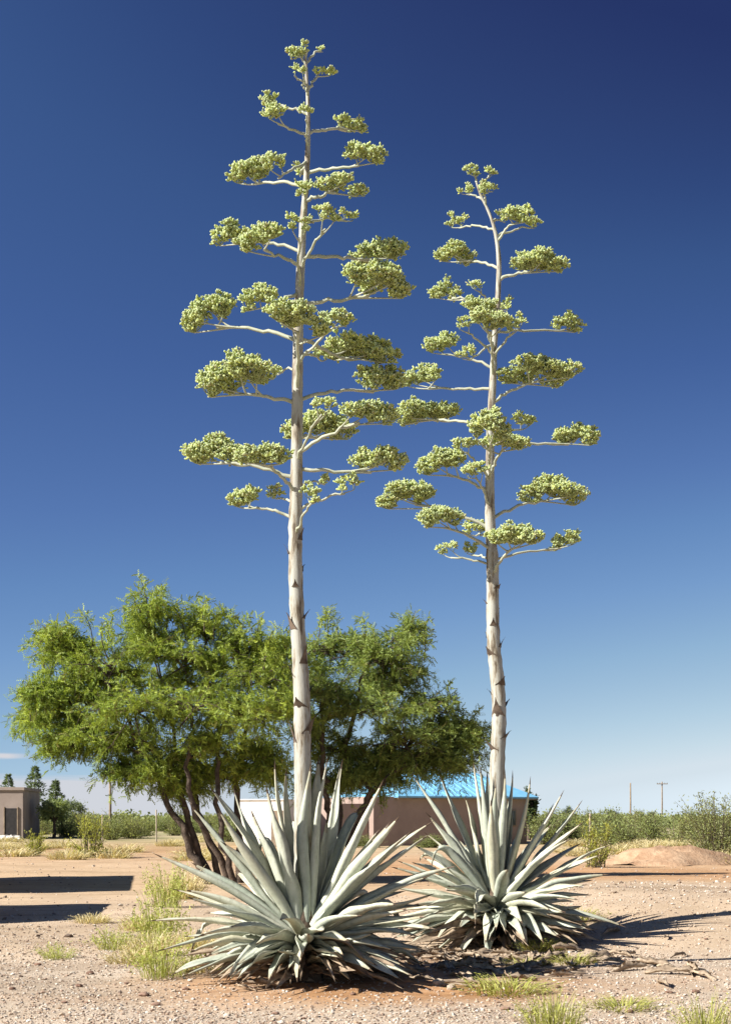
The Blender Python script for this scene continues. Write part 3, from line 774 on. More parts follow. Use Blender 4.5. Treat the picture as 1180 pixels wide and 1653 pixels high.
# ------------------------------------------------------------------ shrubs, weeds, grass
def shrub_mesh(name, rng, n_stem, n_leaf, leaf, c0, c1, shape='vase', stem_c=(0.16, 0.13, 0.09), tw=0.010):
    """unit shrub: about 1 m high and 1 m across"""
    mb = MB()
    LVv = np.array([(0, 0, 0), (0.5, 0, 0.5), (0, 0, 1), (-0.5, 0, 0.5)]); LF = np.array([[0, 1, 2, 3]])
    for i in range(n_stem):
        a = rng.uniform(0, 2 * math.pi); lean = rng.uniform(0.05, 0.55)
        hh = rng.uniform(0.65, 1.02) * (1 - 0.35 * lean ** 2)
        tip = np.array([math.cos(a) * lean, math.sin(a) * lean, hh])
        if shape == 'round':
            d = unit(np.array([rng.randn(), rng.randn(), rng.uniform(-0.1, 1.2)])); tip = d * np.array([0.5, 0.5, 0.55]) * rng.uniform(0.75, 1.05) + np.array([0, 0, 0.45])
        if i % 3 == 0:
            tip = np.array([math.cos(a), math.sin(a), 0]) * rng.uniform(0.3, 0.55) + np.array([0, 0, rng.uniform(0.10, 0.45)])
        b0 = np.array([math.cos(a), math.sin(a), 0]) * rng.uniform(0.02, 0.22)
        k = b0 + (tip - b0) * np.array([0.35, 0.35, 0.65])
        p = bez(b0, k, tip, 6)
        V, F = tube(p, np.linspace(tw, tw * 0.35, 6), 3, False)
        mb.add(V, F, 0, stem_c)
        n = n_leaf
        t = rng.uniform(0.08 if shape == 'vase' else 0.15, 1.0, n) ** 0.8 * 5; i0 = np.minimum(t.astype(int), 4); f = (t - i0)[:, None]
        org = p[i0] * (1 - f) + p[i0 + 1] * f + rng.randn(n, 3) * (0.035 if shape == 'vase' else 0.07)
        dv = unit(rng.randn(n, 3) * 0.7 + unit(tip) * 0.9)
        V, F = scatter(LVv, LF, frames(dv, rng), org, np.stack([leaf[1] * rng.uniform(0.7, 1.3, n), np.ones(n), leaf[0] * rng.uniform(0.6, 1.3, n)], -1))
        m = rng.rand(n, 1); c = (np.array(c0) * m + np.array(c1) * (1 - m)) * rng.uniform(0.8, 1.2, (n, 1))
        mb.add(V, F, 0, np.repeat(c, 4, 0))
    return mb.mesh(name, M['leaf'], False, True)

def grass_mesh(name, rng, n, c0, c1, spread=0.28, w=0.010, lean=0.35, heads=0.0):
    """unit tuft: about 1 m high"""
    mb = MB()
    for i in range(n):
        a = rng.uniform(0, 2 * math.pi); q = math.sqrt(rng.rand()) * spread
        b = np.array([math.cos(a) * q, math.sin(a) * q, -0.02])
        hh = rng.uniform(0.4, 1.0) * (1 - 0.5 * (q / spread) ** 2)
        dr = np.array([math.cos(a + rng.randn() * 0.5), math.sin(a + rng.randn() * 0.5), 0]) * rng.uniform(0.05, lean)
        p = bez(b, b + np.array([0, 0, hh * 0.6]) + dr * 0.25, b + np.array([0, 0, hh]) + dr, 5)
        side = unit(np.cross(dr + 1e-3, [0, 0, 1])); th = rng.uniform(-0.8, 0.8)
        side = side * math.cos(th) + unit(dr + 1e-3) * math.sin(th)
        ws = w * np.array([0.7, 1.0, 0.85, 0.55, 0.06])[:, None] * rng.uniform(0.7, 1.3)
        V = np.vstack([p - side * ws, p + side * ws])
        F = np.array([(k, k + 1, k + 6, k + 5) for k in range(4)])
        m = rng.rand(); c = (np.array(c0) * m + np.array(c1) * (1 - m)) * rng.uniform(0.8, 1.2)
        mb.add(V, F, 0, c)
        if heads and rng.rand() < heads:
            nn = 8; t = rng.uniform(2.2, 4, nn); i0 = np.minimum(t.astype(int), 3); f = (t - i0)[:, None]
            org = p[i0] * (1 - f) + p[i0 + 1] * f
            dv = unit(rng.randn(nn, 3) + np.array([0, 0, 0.8]))
            V, F = scatter(np.array([(0, 0, 0), (0.5, 0, 0.5), (0, 0, 1), (-0.5, 0, 0.5)]), np.array([[0, 1, 2, 3]]), frames(dv, rng), org, np.stack([np.full(nn, 0.018), np.ones(nn), rng.uniform(0.04, 0.09, nn)], -1))
            mb.add(V, F, 0, c * 1.1)
    return mb.mesh(name, M['grass'], False, True)

r_ = np.random.RandomState(77)
CREO = [shrub_mesh('creosote_bush', r_, 46, 34, (0.06, 0.024), (0.34, 0.36, 0.12), (0.22, 0.25, 0.09)) for _ in range(3)]
ROUND = [shrub_mesh('desert_bush', r_, 60, 34, (0.06, 0.026), (0.30, 0.34, 0.125), (0.19, 0.23, 0.09), 'round') for _ in range(3)]
LIME = [shrub_mesh('young_bush', r_, 40, 34, (0.075, 0.022), (0.40, 0.40, 0.075), (0.26, 0.29, 0.06)) for _ in range(2)]
DARKB = shrub_mesh('thorn_bush', r_, 110, 40, (0.045, 0.013), (0.30, 0.32, 0.13), (0.20, 0.22, 0.095), tw=0.0045)
WEED = [grass_mesh('weed', r_, 170, (0.44, 0.44, 0.13), (0.30, 0.35, 0.08), 0.34, 0.005, 0.42, 0.65) for _ in range(2)]
DRY = [grass_mesh('dry_grass', r_, 220, (0.64, 0.56, 0.34), (0.54, 0.46, 0.25), 0.42, 0.012, 0.4, 0.4) for _ in range(2)]
LAWN = [grass_mesh('grass_tuft', r_, 240, (0.34, 0.36, 0.08), (0.42, 0.40, 0.14), 0.45, 0.008, 0.45, 0.3) for _ in range(2)]

def plant(name, me, x, y, h, w, label, cat, group=None, rz=None):
    o = link(name, me, None, (x, y, float(height(x, y)) - 0.01), (0, 0, random.uniform(0, 6.28) if rz is None else rz), (w, w, h))
    return tag(o, label, cat, group)
def plant_px(name, me, px, py, h, w, label, cat, group=None, d=None):
    d = d or D_of(py)
    return plant(name, me, X_at(px, d), d, h, w, label, cat, group)

# weeds beside the front agave
plant_px('weed', WEED[0], 262, 1583, 0.62, 0.62, 'yellow-green weed whose base is nearest the drooping tips of the front agave', 'weed', None)
plant_px('weed', WEED[1], 256, 1521, 0.80, 0.75, 'tall lime green weed behind the left leaf tips of the front agave', 'weed', None)
plant_px('weed', WEED[0], 270, 1466, 1.05, 0.75, 'upright lime weed at the end of the long dark shadow', 'weed', None)
plant_px('dry_grass', DRY[0], 296, 1450, 0.75, 0.9, 'brownish dry grass clump by the foot of the mesquite stems', 'grass', None)
plant_px('weed', WEED[1], 186, 1534, 0.36, 0.62, 'low rounded yellow-green weed on gravel below the end of the nearer dark shadow', 'weed')
plant_px('weed', WEED[0], 92, 1552, 0.24, 0.42, 'small faint weed alone on the open gravel', 'weed')
plant_px('grass_tuft', LAWN[0], 892, 1668, 0.40, 0.42, 'bright grass tuft on the gravel in front of the bent-stalk agave', 'grass')
plant_px('grass_tuft', LAWN[1], 1140, 1668, 0.40, 0.40, 'bright grass tuft on the gravel away from the agaves, beyond the stalk shadow', 'grass')
plant_px('grass_tuft', LAWN[1], 815, 1606, 0.20, 0.75, 'short pale grass at the edge of the brown leaf litter', 'grass')
plant_px('grass_tuft', LAWN[0], 1005, 1628, 0.13, 0.55, 'low grey-green grass patch on the gravel', 'grass')
plant_px('grass_tuft', LAWN[1], 925, 1520, 0.26, 0.7, 'grass just past the low right leaf tips of the rear agave', 'grass')
for i, (x, y, h) in enumerate([(872, 1545, .2), (925, 1562, .15), (840, 1566, .12)]):
    plant_px('grass_tuft', LAWN[i % 2], x, y, h, 0.5, 'green grass in the shade at the foot of the rear bent-stalk agave', 'grass', 'grass at the foot of the rear agave')
for i, (x, y, h) in enumerate([(225, 1500, .3), (215, 1560, .2), (240, 1545, .35), (330, 1575, .2), (310, 1530, .3), (150, 1490, .2)]):
    plant_px('dry_grass', DRY[i % 2], x, y, h, 0.6, 'thin straw-coloured grass among the weeds left of the front agave', 'grass', 'straw grass left of the front agave')
# lime bushes in the middle distance
plant_px('young_bush', LIME[0], 57, 1383, 1.1, 1.3, 'small lime green bush standing near the adobe house', 'bush')
plant_px('young_bush', LIME[1], 145, 1386, 1.9, 1.7, 'upright lime green bush on the orange earth, taller than wide', 'bush')
plant_px('young_bush', LIME[0], 962, 1400, 1.6, 1.35, 'olive green bush just past the right leaf tips of the rear agave', 'bush')
plant_px('thorn_bush', DARKB, 1158, 1386, 2.7, 3.6, 'big grey-green thorny bush rising above the brush by the dirt mound', 'bush')
# pale dry grass on the right
rg = np.random.RandomState(4)
for i in range(46):
    px = rg.uniform(930, 1200); py = rg.uniform(1364, 1393)
    if px < 1010 and py > 1380: continue
    if 1015 < px < 1140 and py > 1376: continue
    plant_px('dry_grass', DRY[i % 2], px, py, rg.uniform(0.35, 0.7), rg.uniform(1.4, 2.6), 'pale straw grass in front of the green brush on the right', 'grass', 'pale grass before the brush')
for i in range(22):
    px = rg.uniform(-10, 330); py = rg.uniform(1352, 1392)
    plant_px('dry_grass', DRY[i % 2], px, py, rg.uniform(0.3, 0.55), rg.uniform(1.2, 2.2), 'pale straw grass on the orange earth left of the mesquite stems', 'grass', 'pale grass on the orange earth')
# brush belt: bushes that can be told apart
rb = np.random.RandomState(9)
n_b = 0
while n_b < 190:
    d = 70 * (260 / 70) ** rb.rand(); px = rb.uniform(-30, 1210)
    if 540 < px < 880 and d < 110: continue
    if px < 330 and d < 105: continue
    if px > 900 and d < 76: continue
    if 330 <= px <= 540 and d < 90: continue
    if px < 60 and d < 130: continue
    kind = rb.rand()
    h = rb.uniform(1.3, 2.3); w = h * rb.uniform(1.1, 1.7)
    if kind < 0.5: nm, me = 'creosote_bush', CREO[n_b % 3]
    else: nm, me = 'desert_bush', ROUND[n_b % 3]
    where = 'in the brush left of the mesquite stems' if px < 330 else ('in the brush behind the mesquites and the blue-roofed house' if px < 870 else 'in the brush below the two utility poles')
    what = 'open feathery green creosote bush' if kind < 0.5 else 'dense rounded green bush'
    plant(nm, me, X_at(px, d), d, h, w, what + ' ' + where, 'bush', ('creosote bushes ' if kind < 0.5 else 'rounded bushes ') + where)
    n_b += 1
# the far brush that reads as one mass
mb = MB()
lv = np.array([(0, 0, 0), (0.5, 0, 0.5), (0, 0, 1), (-0.5, 0, 0.5)]); lf = np.array([[0, 1, 2, 3]])
nf = 3600
dd = 200 * (1500 / 200) ** rb.rand(nf); aa = rb.uniform(-0.36, 0.36, nf)
fx = np.sin(aa) * dd; fy = np.cos(aa) * dd
for x, y, d in zip(fx, fy, dd):
    h = rb.uniform(1.4, 2.6) * (1 + (0.6 if rb.rand() < 0.04 else 0)); n = 46
    dv = unit(rb.randn(n, 3) * [1, 1, 0.8] + [0, 0, 0.35])
    org = np.array([x, y, h * 0.42]) + dv * np.array([h * 0.75, h * 0.75, h * 0.5]) * rb.uniform(0.4, 1, (n, 1))
    V, F = scatter(lv, lf, frames(unit(rb.randn(n, 3)), rb), org, np.stack([np.full(n, 0.42), np.ones(n), np.full(n, 0.6)], -1))
    m = rb.rand(n, 1); c = (np.array((0.28, 0.31, 0.125)) * m + np.array((0.19, 0.225, 0.10)) * (1 - m)) * rb.uniform(0.8, 1.2)
    mb.add(V, F, 0, np.repeat(c, 4, 0))
tag(link('distant_brush', mb.mesh('distant_brush', M['leaf'], False, True)), 'far green scrub stretching to the horizon', 'scrub', None, 'stuff')

# small trees on the left and along the horizon
def conifer(label, px, top_py, d, wpx, rng, group=None):
    x = X_at(px, d); gz = float(height(x, d)); H = Z_at(top_py, d) - gz; Wd = wpx / FPX * d / 2
    root = thing('conifer_tree', label, 'tree', (x, d, gz), group)
    V, F = tube(np.array([[0, 0, -0.05], [0, 0, H * 0.5], [0, 0, H * 0.97]]), [0.16, 0.1, 0.02], 7)
    mb = MB(); mb.add(V, F); link('trunk', mb.mesh('trunk', M['bark']), root)
    n = 1500
    t = rng.rand(n) ** 0.8; a = rng.randint(0, 26, n) * 2.4 + rng.randn(n) * 0.15
    tier = np.clip(0.6 * np.round(t * 7) / 7 + 0.4 * t + rng.randn(n) * 0.03, 0, 1)
    r = Wd * (1.02 - tier) ** 0.9 * np.sqrt(rng.rand(n)) * (0.75 + 0.4 * np.sin(a * 3 + tier * 20))
    org = np.stack([np.cos(a) * r, np.sin(a) * r, H * (0.14 + 0.86 * tier) - 0.25 * r], -1)
    dv = unit(np.stack([np.cos(a), np.sin(a), rng.uniform(-0.1, 0.7, n)], -1) + rng.randn(n, 3) * 0.35)
    V, F = scatter(lv, lf, frames(dv, rng), org, np.stack([np.full(n, 0.13), np.ones(n), rng.uniform(0.25, 0.5, n)], -1))
    c = np.array((0.14, 0.18, 0.095)) * rng.uniform(0.7, 1.4, (n, 1))
    mb = MB(); mb.add(V, F, 0, np.repeat(c, 4, 0)); link('crown', mb.mesh('crown', M['leaf'], False, True), root)['kind'] = 'stuff'
def round_tree(label, px, base_d, top_py, wpx, trunk_px, rng, c0, c1, group=None):
    d = base_d; x = X_at(px, d); gz = float(height(x, d)); H = Z_at(top_py, d) - gz; Wd = wpx / FPX * d / 2
    root = thing('broadleaf_tree', label, 'tree', (x, d, gz), group)
    mb = MB(); th = H * trunk_px
    V, F = tube(smooth_path(np.array([[0, 0, -0.05], [0.05, 0, th * 0.6], [0.0, 0.05, th]]), 6), np.linspace(0.16, 0.10, 6), 7); mb.add(V, F)
    for _ in range(14):
        dv = unit(np.array([rng.randn(), rng.randn(), rng.uniform(0, 1.2)]))
        V, F = tube(bez([0, 0, th * 0.95], [dv[0] * Wd * 0.4, dv[1] * Wd * 0.4, th + (H - th) * 0.35], [dv[0] * Wd * .85, dv[1] * Wd * .85, th + (H - th) * (0.45 + 0.45 * dv[2])], 6), np.linspace(0.07, 0.015, 6), 4, False); mb.add(V, F)
    link('trunk', mb.mesh('trunk', M['bark']), root)
    n = 2200; cl = unit(rng.randn(22, 3)) * rng.uniform(0.45, 0.85, (22, 1)); k = rng.randint(0, 22, n)
    q = cl[k] + rng.randn(n, 3) * 0.17
    org = q * np.array([Wd, Wd, (H - th) / 2]) + np.array([0, 0, (H + th) / 2])
    V, F = scatter(lv, lf, frames(rng.randn(n, 3), rng), org, np.stack([np.full(n, 0.13), np.ones(n), rng.uniform(0.18, 0.34, n)], -1))
    m = rng.rand(n, 1); c = (np.array(c0) * m + np.array(c1) * (1 - m))
    mb = MB(); mb.add(V, F, 0, np.repeat(c, 4, 0)); link('crown', mb.mesh('crown', M['leaf'], False, True), root)['kind'] = 'stuff'
rt = np.random.RandomState(15)
conifer('taller dark conifer behind the adobe house', 57, 1240, 150, 84, rt, 'conifers behind the adobe house')
conifer('shorter dark conifer beyond the adobe house, next to the taller one', 90, 1262, 155, 60, rt, 'conifers behind the adobe house')
conifer('ragged conifer top showing over the roof of the adobe house', 14, 1252, 170, 74, rt, 'conifers behind the adobe house')
round_tree('small round green tree with a short trunk beside the adobe house', 88, 112, 1288, 60, 0.42, rt, (0.28, 0.33, 0.13), (0.19, 0.24, 0.10))
round_tree('dark green round tree in the brush behind the small round tree', 120, 190, 1290, 46, 0.2, rt, (0.22, 0.26, 0.13), (0.15, 0.185, 0.09))
round_tree('small dark tree at the end wall of the blue-roofed house', 853, 95, 1272, 28, 0.3, rt, (0.07, 0.10, 0.04), (0.05, 0.07, 0.03))
for px, tp in ((990, 1305), (1032, 1307), (1052, 1309), (915, 1300)):
    round_tree('dark tree far off on the horizon among the brush', px, 420, tp, 20, 0.2, rt, (0.12, 0.15, 0.09), (0.09, 0.115, 0.07), 'trees on the horizon')

# ------------------------------------------------------------------ buildings
STUCCO = plain('brown_stucco', (0.27, 0.20, 0.17), (0.33, 0.25, 0.215), 1.2, 0.95, 0.3, 0.02, 0.1)
WHITE = plain('whitewash', (0.66, 0.62, 0.56), (0.76, 0.73, 0.68), 1.0, 0.9, 0.2, 0.02, 0.1)
BLUE = plain('blue_roof_metal', (0.15, 0.38, 0.58), (0.21, 0.47, 0.66), 1.5, 0.45, 0, 0.01, 0.4)
DARK = plain('dark_opening', (0.02, 0.018, 0.018), (0.04, 0.035, 0.035), 4, 0.6)
WOOD = plain('weathered_wood', (0.16, 0.115, 0.08), (0.30, 0.235, 0.17), 3, 0.9, 0.4)
GLASS = plain('window_glass', (0.03, 0.04, 0.05), (0.06, 0.07, 0.08), 2, 0.08, 0, 0.01, 0.6)
METAL = plain('grey_metal', (0.32, 0.33, 0.34), (0.45, 0.46, 0.46), 5, 0.5)
RUBBER = plain('black_rubber', (0.015, 0.015, 0.015), (0.03, 0.03, 0.03), 8, 0.8)
def boxpart(name, mat, parent, *b, smooth=False):
    mb = MB(); mb.box(*b); o = link(name, mb.mesh(name, mat, smooth), parent)
    bv = o.modifiers.new('bevel', 'BEVEL'); bv.width = 0.02; bv.segments = 2
    return o

# blue-roofed house: its long wall is turned away from the sun
HD = 82.0
hx = X_at(742, HD)
house = thing('adobe_house', 'brown adobe house with bright blue metal roof behind the agaves', 'house', (hx, HD, float(height(hx, HD))), None, rad(27))
wl = boxpart('wall', STUCCO, house, -5.6, 4.6, 0, 7.0, -0.2, 2.75)
boxpart('parapet_wall', STUCCO, house, -7.4, -5.602, 0.6, 6.4, -0.2, 2.35)
# hip roof with standing seams
mb = MB()
e = [(-4.3, -0.5, 2.78), (5.1, -0.5, 2.78), (5.1, 7.5, 2.78), (-4.3, 7.5, 2.78), (-2.0, 3.5, 4.35), (3.0, 3.5, 4.35)]
eb = [(x, y, z - 0.09) for x, y, z in e[:4]]
mb.add(e + eb, [np.array([[0, 1, 5, 4], [2, 3, 4, 5], [6, 9, 8, 7], [0, 6, 7, 1], [1, 7, 8, 2], [2, 8, 9, 3], [3, 9, 6, 0]]), np.array([[1, 2, 5], [3, 0, 4]])])
roof = link('roof', mb.mesh('roof', BLUE, False), house)
seam = MB(); seam.box(-0.02, 0.02, 0, 4.2, 0, 0.04)
seam_me = seam.mesh('roof_seam', BLUE, False)
sl = math.atan2(4.35 - 2.78, 4.0)
for i in range(13):
    x = -1.9 + i * 0.4
    link('roof_seam', seam_me, roof, (x, -0.48, 2.80), (sl, 0, 0))
boxpart('fascia', WOOD, roof, -4.3, 5.1, -0.47, -0.42, 2.60, 2.685)
for x in (3.3,):
    w_ = boxpart('window', WOOD, house, x - 0.55, x + 0.55, -0.05, 0.06, 1.05, 2.05)
    boxpart('pane', GLASS, w_, x - 0.47, x + 0.47, -0.062, -0.052, 1.13, 1.97)
dr = boxpart('door', WOOD, house, 1.45, 2.35, -0.05, 0.06, 0.0, 2.05)
boxpart('handle', METAL, dr, 1.53, 1.57, -0.1, -0.052, 0.95, 1.1)
for px, w_ in ((572, 1.2), (596, 1.4), (690, 1.5), (700, 1.2)):
    plant_px('low_shrub', ROUND[0], px, 1372, 0.75, w_, 'low dark shrub at the foot of the brown adobe wall', 'bush', 'shrubs along the adobe wall', d=76)

# whitewashed outbuilding behind the mesquite stems
WD = 78.0; wx = X_at(424, WD)
shed = thing('whitewashed_shed', 'whitewashed shed behind the dark stems of the mesquite', 'shed', (wx, WD, float(height(wx, WD))), None, rad(-14))
boxpart('wall', WHITE, shed, -1.45, 1.3, 0, 3.2, -0.2, 2.55)
boxpart('roof', WHITE, shed, -1.52, 1.37, -0.07, 3.27, 2.552, 2.63)
boxpart('door', WOOD, shed, 0.5, 1.35, -0.04, 0.05, 0, 2.0)

# adobe house at the left edge
LD = 108.0; lx = X_at(38, LD)
lh = thing('flat_roofed_house', 'flat-roofed grey-brown adobe house with a dark doorway', 'house', (lx, LD, float(height(lx, LD))), None, rad(4))
GREYB = plain('grey_adobe', (0.26, 0.21, 0.18), (0.34, 0.28, 0.245), 0.8, 0.95, 0.3, 0.03, 0.1)
boxpart('wall', GREYB, lh, -12, 0, 0, 8, -0.2, 3.7)
boxpart('parapet', GREYB, lh, -12.15, 0.12, -0.12, 8.1, 3.702, 3.95)
d_ = boxpart('doorway', DARK, lh, -1.35, -0.45, -0.05, 0.05, 0.0, 2.35)
boxpart('door_frame', WOOD, d_, -1.45, -1.352, -0.09, 0.04, 0, 2.45)
boxpart('door_frame', WOOD, d_, -0.448, -0.35, -0.09, 0.04, 0, 2.45)
wd = boxpart('window', WOOD, lh, -4.2, -2.9, -0.05, 0.05, 1.0, 2.2)
boxpart('pane', GLASS, wd, -4.1, -3.0, -0.062, -0.052, 1.1, 2.1)
r5 = np.random.RandomState(2)
def rock_mesh(name, rng, mat, c, sub=2, rough=0.22):
    t = (1 + 5 ** .5) / 2
    V = unit(np.array([(-1, t, 0), (1, t, 0), (-1, -t, 0), (1, -t, 0), (0, -1, t), (0, 1, t), (0, -1, -t), (0, 1, -t), (t, 0, -1), (t, 0, 1), (-t, 0, -1), (-t, 0, 1)], float))
    F = np.array([(0, 11, 5), (0, 5, 1), (0, 1, 7), (0, 7, 10), (0, 10, 11), (1, 5, 9), (5, 11, 4), (11, 10, 2), (10, 7, 6), (7, 1, 8), (3, 9, 4), (3, 4, 2), (3, 2, 6), (3, 6, 8), (3, 8, 9), (4, 9, 5), (2, 4, 11), (6, 2, 10), (8, 6, 7), (9, 8, 1)])
    for _ in range(sub - 1):
        vs = [tuple(v) for v in V]; idx = {}; nf_ = []
        def midp(a, b):
            k = (min(a, b), max(a, b))
            if k not in idx:
                idx[k] = len(vs); vs.append(tuple(unit((np.array(vs[a]) + np.array(vs[b])) / 2)))
            return idx[k]
        for a, b, cc in F:
            ab, bc, ca = midp(a, b), midp(b, cc), midp(cc, a)
            nf_ += [(a, ab, ca), (b, bc, ab), (cc, ca, bc), (ab, bc, ca)]
        V = np.array(vs); F = np.array(nf_)
    V = V * (1 + rng.randn(len(V), 1) * rough * 0.5) * rng.uniform(0.75, 1.2, 3) * [1, 1, 0.7]
    return build_mesh(name, V * 0.5, [F], mat, None, False, np.tile(np.array(c), (len(V), 1)))
wr = [rock_mesh('white_rock', r5, M['stone'], (0.62, 0.58, 0.52)) for _ in range(2)]
for i in range(5):
    px = 2 + i * 7; d = 103 + r5.rand() * 2; x = X_at(px, d)
    tag(link('white_rock', wr[i % 2], None, (x, d, float(height(x, d)) + 0.12), (0, 0, i * 1.3), (0.8, 0.7, 0.75)), 'whitish boulder lying before the doorway of the flat-roofed house', 'rock', 'boulders before the doorway')

# ------------------------------------------------------------------ vehicles left of the view (they throw the two long shadows)
PAINT = plain('cream_paint', (0.60, 0.58, 0.52), (0.66, 0.64, 0.58), 0.8, 0.35, 0, 0.01, 0.5)
def wheel(parent, x, y, r=0.36, w=0.22):
    th = np.arange(24) * 2 * math.pi / 24
    prof = [(-w / 2, r * 0.62), (-w / 2, r * 0.95), (-w / 2 + 0.03, r), (w / 2 - 0.03, r), (w / 2, r * 0.95), (w / 2, r * 0.62)]
    V = np.array([(px_, pr * math.cos(a), pr * math.sin(a)) for px_, pr in prof for a in th])
    F = np.array([(i * 24 + j, i * 24 + (j + 1) % 24, ((i + 1) % 6) * 24 + (j + 1) % 24, ((i + 1) % 6) * 24 + j) for i in range(6) for j in range(24)])
    wh = link('wheel', build_mesh('wheel', V, [F], RUBBER), parent, (x, y, r))
    V2 = np.array([(px_, pr * math.cos(a), pr * math.sin(a)) for px_, pr in ((-w / 2 + .02, r * .64), (-w / 2 + .06, r * .3), (w / 2 - .06, r * .3), (w / 2 - .02, r * .64)) for a in th])
    F2 = np.array([(i * 24 + j, i * 24 + (j + 1) % 24, (i + 1) * 24 + (j + 1) % 24, (i + 1) * 24 + j) for i in range(3) for j in range(24)])
    link('rim', build_mesh('rim', V2, [F2, np.array([list(range(24)), list(range(72, 96))])] if False else [F2], METAL), wh)
def long_vehicle(name, label, cat, x, y, rz, Lh, Wd, H, windows):
    root = thing(name, label, cat, (x, y, float(height(x, y))), None, rz)
    prof = [(0, 0.45), (0, H - 0.35), (0.25, H), (Lh - 0.3, H), (Lh, H - 0.5), (Lh, 0.45)]
    V = np.array([(sx, py_, pz) for sx in (-Wd, 0) for py_, pz in prof])
    F = [np.array([[i, (i + 1) % 6, 6 + (i + 1) % 6, 6 + i] for i in range(6)]), np.array([[5, 4, 3, 2, 1, 0], [6, 7, 8, 9, 10, 11]])]
    b = link('body', build_mesh(name + '_body', V, F, PAINT, None, False), root)
    bv = b.modifiers.new('bevel', 'BEVEL'); bv.width = 0.06; bv.segments = 3
    for a0, a1 in windows:
        w_ = boxpart('window', METAL, root, -0.01, 0.02, a0, a1, H * 0.52, H * 0.8)
        boxpart('pane', GLASS, w_, 0.021, 0.03, a0 + .05, a1 - .05, H * 0.52 + .05, H * 0.8 - .05)
    boxpart('chassis', DARK, root, -Wd + 0.2, -0.2, 0.1, Lh - 0.1, 0.3, 0.449)
    for sx in (-0.13, -Wd + 0.13):
        for q in (0.22, 0.78):
            wheel(root, sx, Lh * q)
    return root
long_vehicle('camper_trailer', 'long cream camper trailer beside the drive, throwing the farther dark shadow', 'trailer', -9.05, 29.2, math.atan2(1.2, 8.3), 8.3, 2.6, 3.0, [(0.9, 2.1), (3.0, 4.4), (5.6, 6.8)])
long_vehicle('parked_van', 'cream van parked beside the drive, throwing the nearer dark shadow', 'van', -6.95, 20.9, math.atan2(0.45, 4.4), 4.5, 1.9, 2.05, [(0.5, 1.6), (2.0, 3.1)])

# ------------------------------------------------------------------ poles and posts
def pole(label, px, top_py, d, r, arm, group=None):
    x = X_at(px, d); gz = float(height(x, d)); H = Z_at(top_py, d) - gz
    root = thing('utility_pole', label, 'pole', (x, d, gz), group)
    V, F = tube(np.array([[0, 0, -0.1], [0.03, 0, H * .5], [0, 0, H]]), [r, r * 0.85, r * 0.7], 10)
    mb = MB(); mb.add(V, F); link('shaft', mb.mesh('shaft', WOOD), root)
    if arm:
        boxpart('crossarm', WOOD, root, -arm, arm, -r - 0.12, -r - 0.002, H - 0.55, H - 0.38)
        for s in (-0.9, -0.45, 0.45, 0.9):
            V, F = tube(np.array([[s * arm, -r - 0.06, H - 0.378], [s * arm, -r - 0.06, H - 0.3], [s * arm, -r - 0.06, H - 0.2]]), [0.05, 0.07, 0.03], 8)
            mb = MB(); mb.add(V, F); link('insulator', mb.mesh('insulator', GLASS), root)
pole('plain utility pole above the brush, without a visible crossarm', 1017, 1264, 300, 0.20, 0)
pole('utility pole with a thin crossarm above the brush', 1068, 1262, 310, 0.18, 1.2)
pole('brown wooden pole partly hidden by a hanging mesquite branch', 178, 1250, 120, 0.13, 0)
POST = MB(); V, F = tube(np.array([[0, 0, -0.05], [0.01, 0, 0.5], [0, 0.01, 1.0]]), [0.055, 0.05, 0.05], 7); POST.add(V, F)
POSTM = POST.mesh('fence_post', plain('bleached_wood', (0.25, 0.21, 0.15), (0.36, 0.31, 0.23), 4, 0.9, 0.3))
for px, py, h in ((166, 1357, 1.9), (253, 1358, 2.2)):
    d = D_of(py); x = X_at(px, d)
    tag(link('fence_post', POSTM, None, (x, d, float(height(x, d))), (0, 0, px), (1, 1, h)), 'bleached wooden post standing before the brush left of the mesquite', 'post', 'bleached posts before the brush')
d = 48; x = X_at(950, d)
tag(link('fence_post', POSTM, None, (x, d, float(height(x, d))), (0.03, 0.02, 0), (0.7, 0.7, 1.75)), 'thin bleached stake rising from the olive green bush', 'post')

# ------------------------------------------------------------------ dirt mound on the right
md_ = 50.0; mx = X_at(1078, md_)
n = 26
th = np.linspace(0, 2 * math.pi, n, endpoint=False)
V = []
for k in range(9):
    q = k / 8
    rr = q * (1 + 0.18 * np.sin(th * 3 + 1) + 0.1 * np.sin(th * 7))
    z = 0.66 * (1 - q * q) ** 1.2 * (1 + 0.3 * q * np.sin(th * 2 + q * 5)) + r5.randn(n) * 0.05 * (q > 0) - 0.06
    V += [np.stack([rr * np.cos(th) * 2.6, rr * np.sin(th) * 1.7, z], -1)]
V = np.concatenate(V)
F = np.array([(k * n + j, (k + 1) * n + j, (k + 1) * n + (j + 1) % n, k * n + (j + 1) % n) for k in range(8) for j in range(n)])
m_ = link('dirt_mound', build_mesh('dirt_mound', V, [F], plain('red_dirt', (0.27, 0.16, 0.095), (0.45, 0.31, 0.20), 2.5, 0.95, 0.8, 0.05, 0.1)), None, (mx, md_, float(height(mx, md_))))
tag(m_, 'low heap of reddish dirt at the foot of the thorny bush', 'mound')

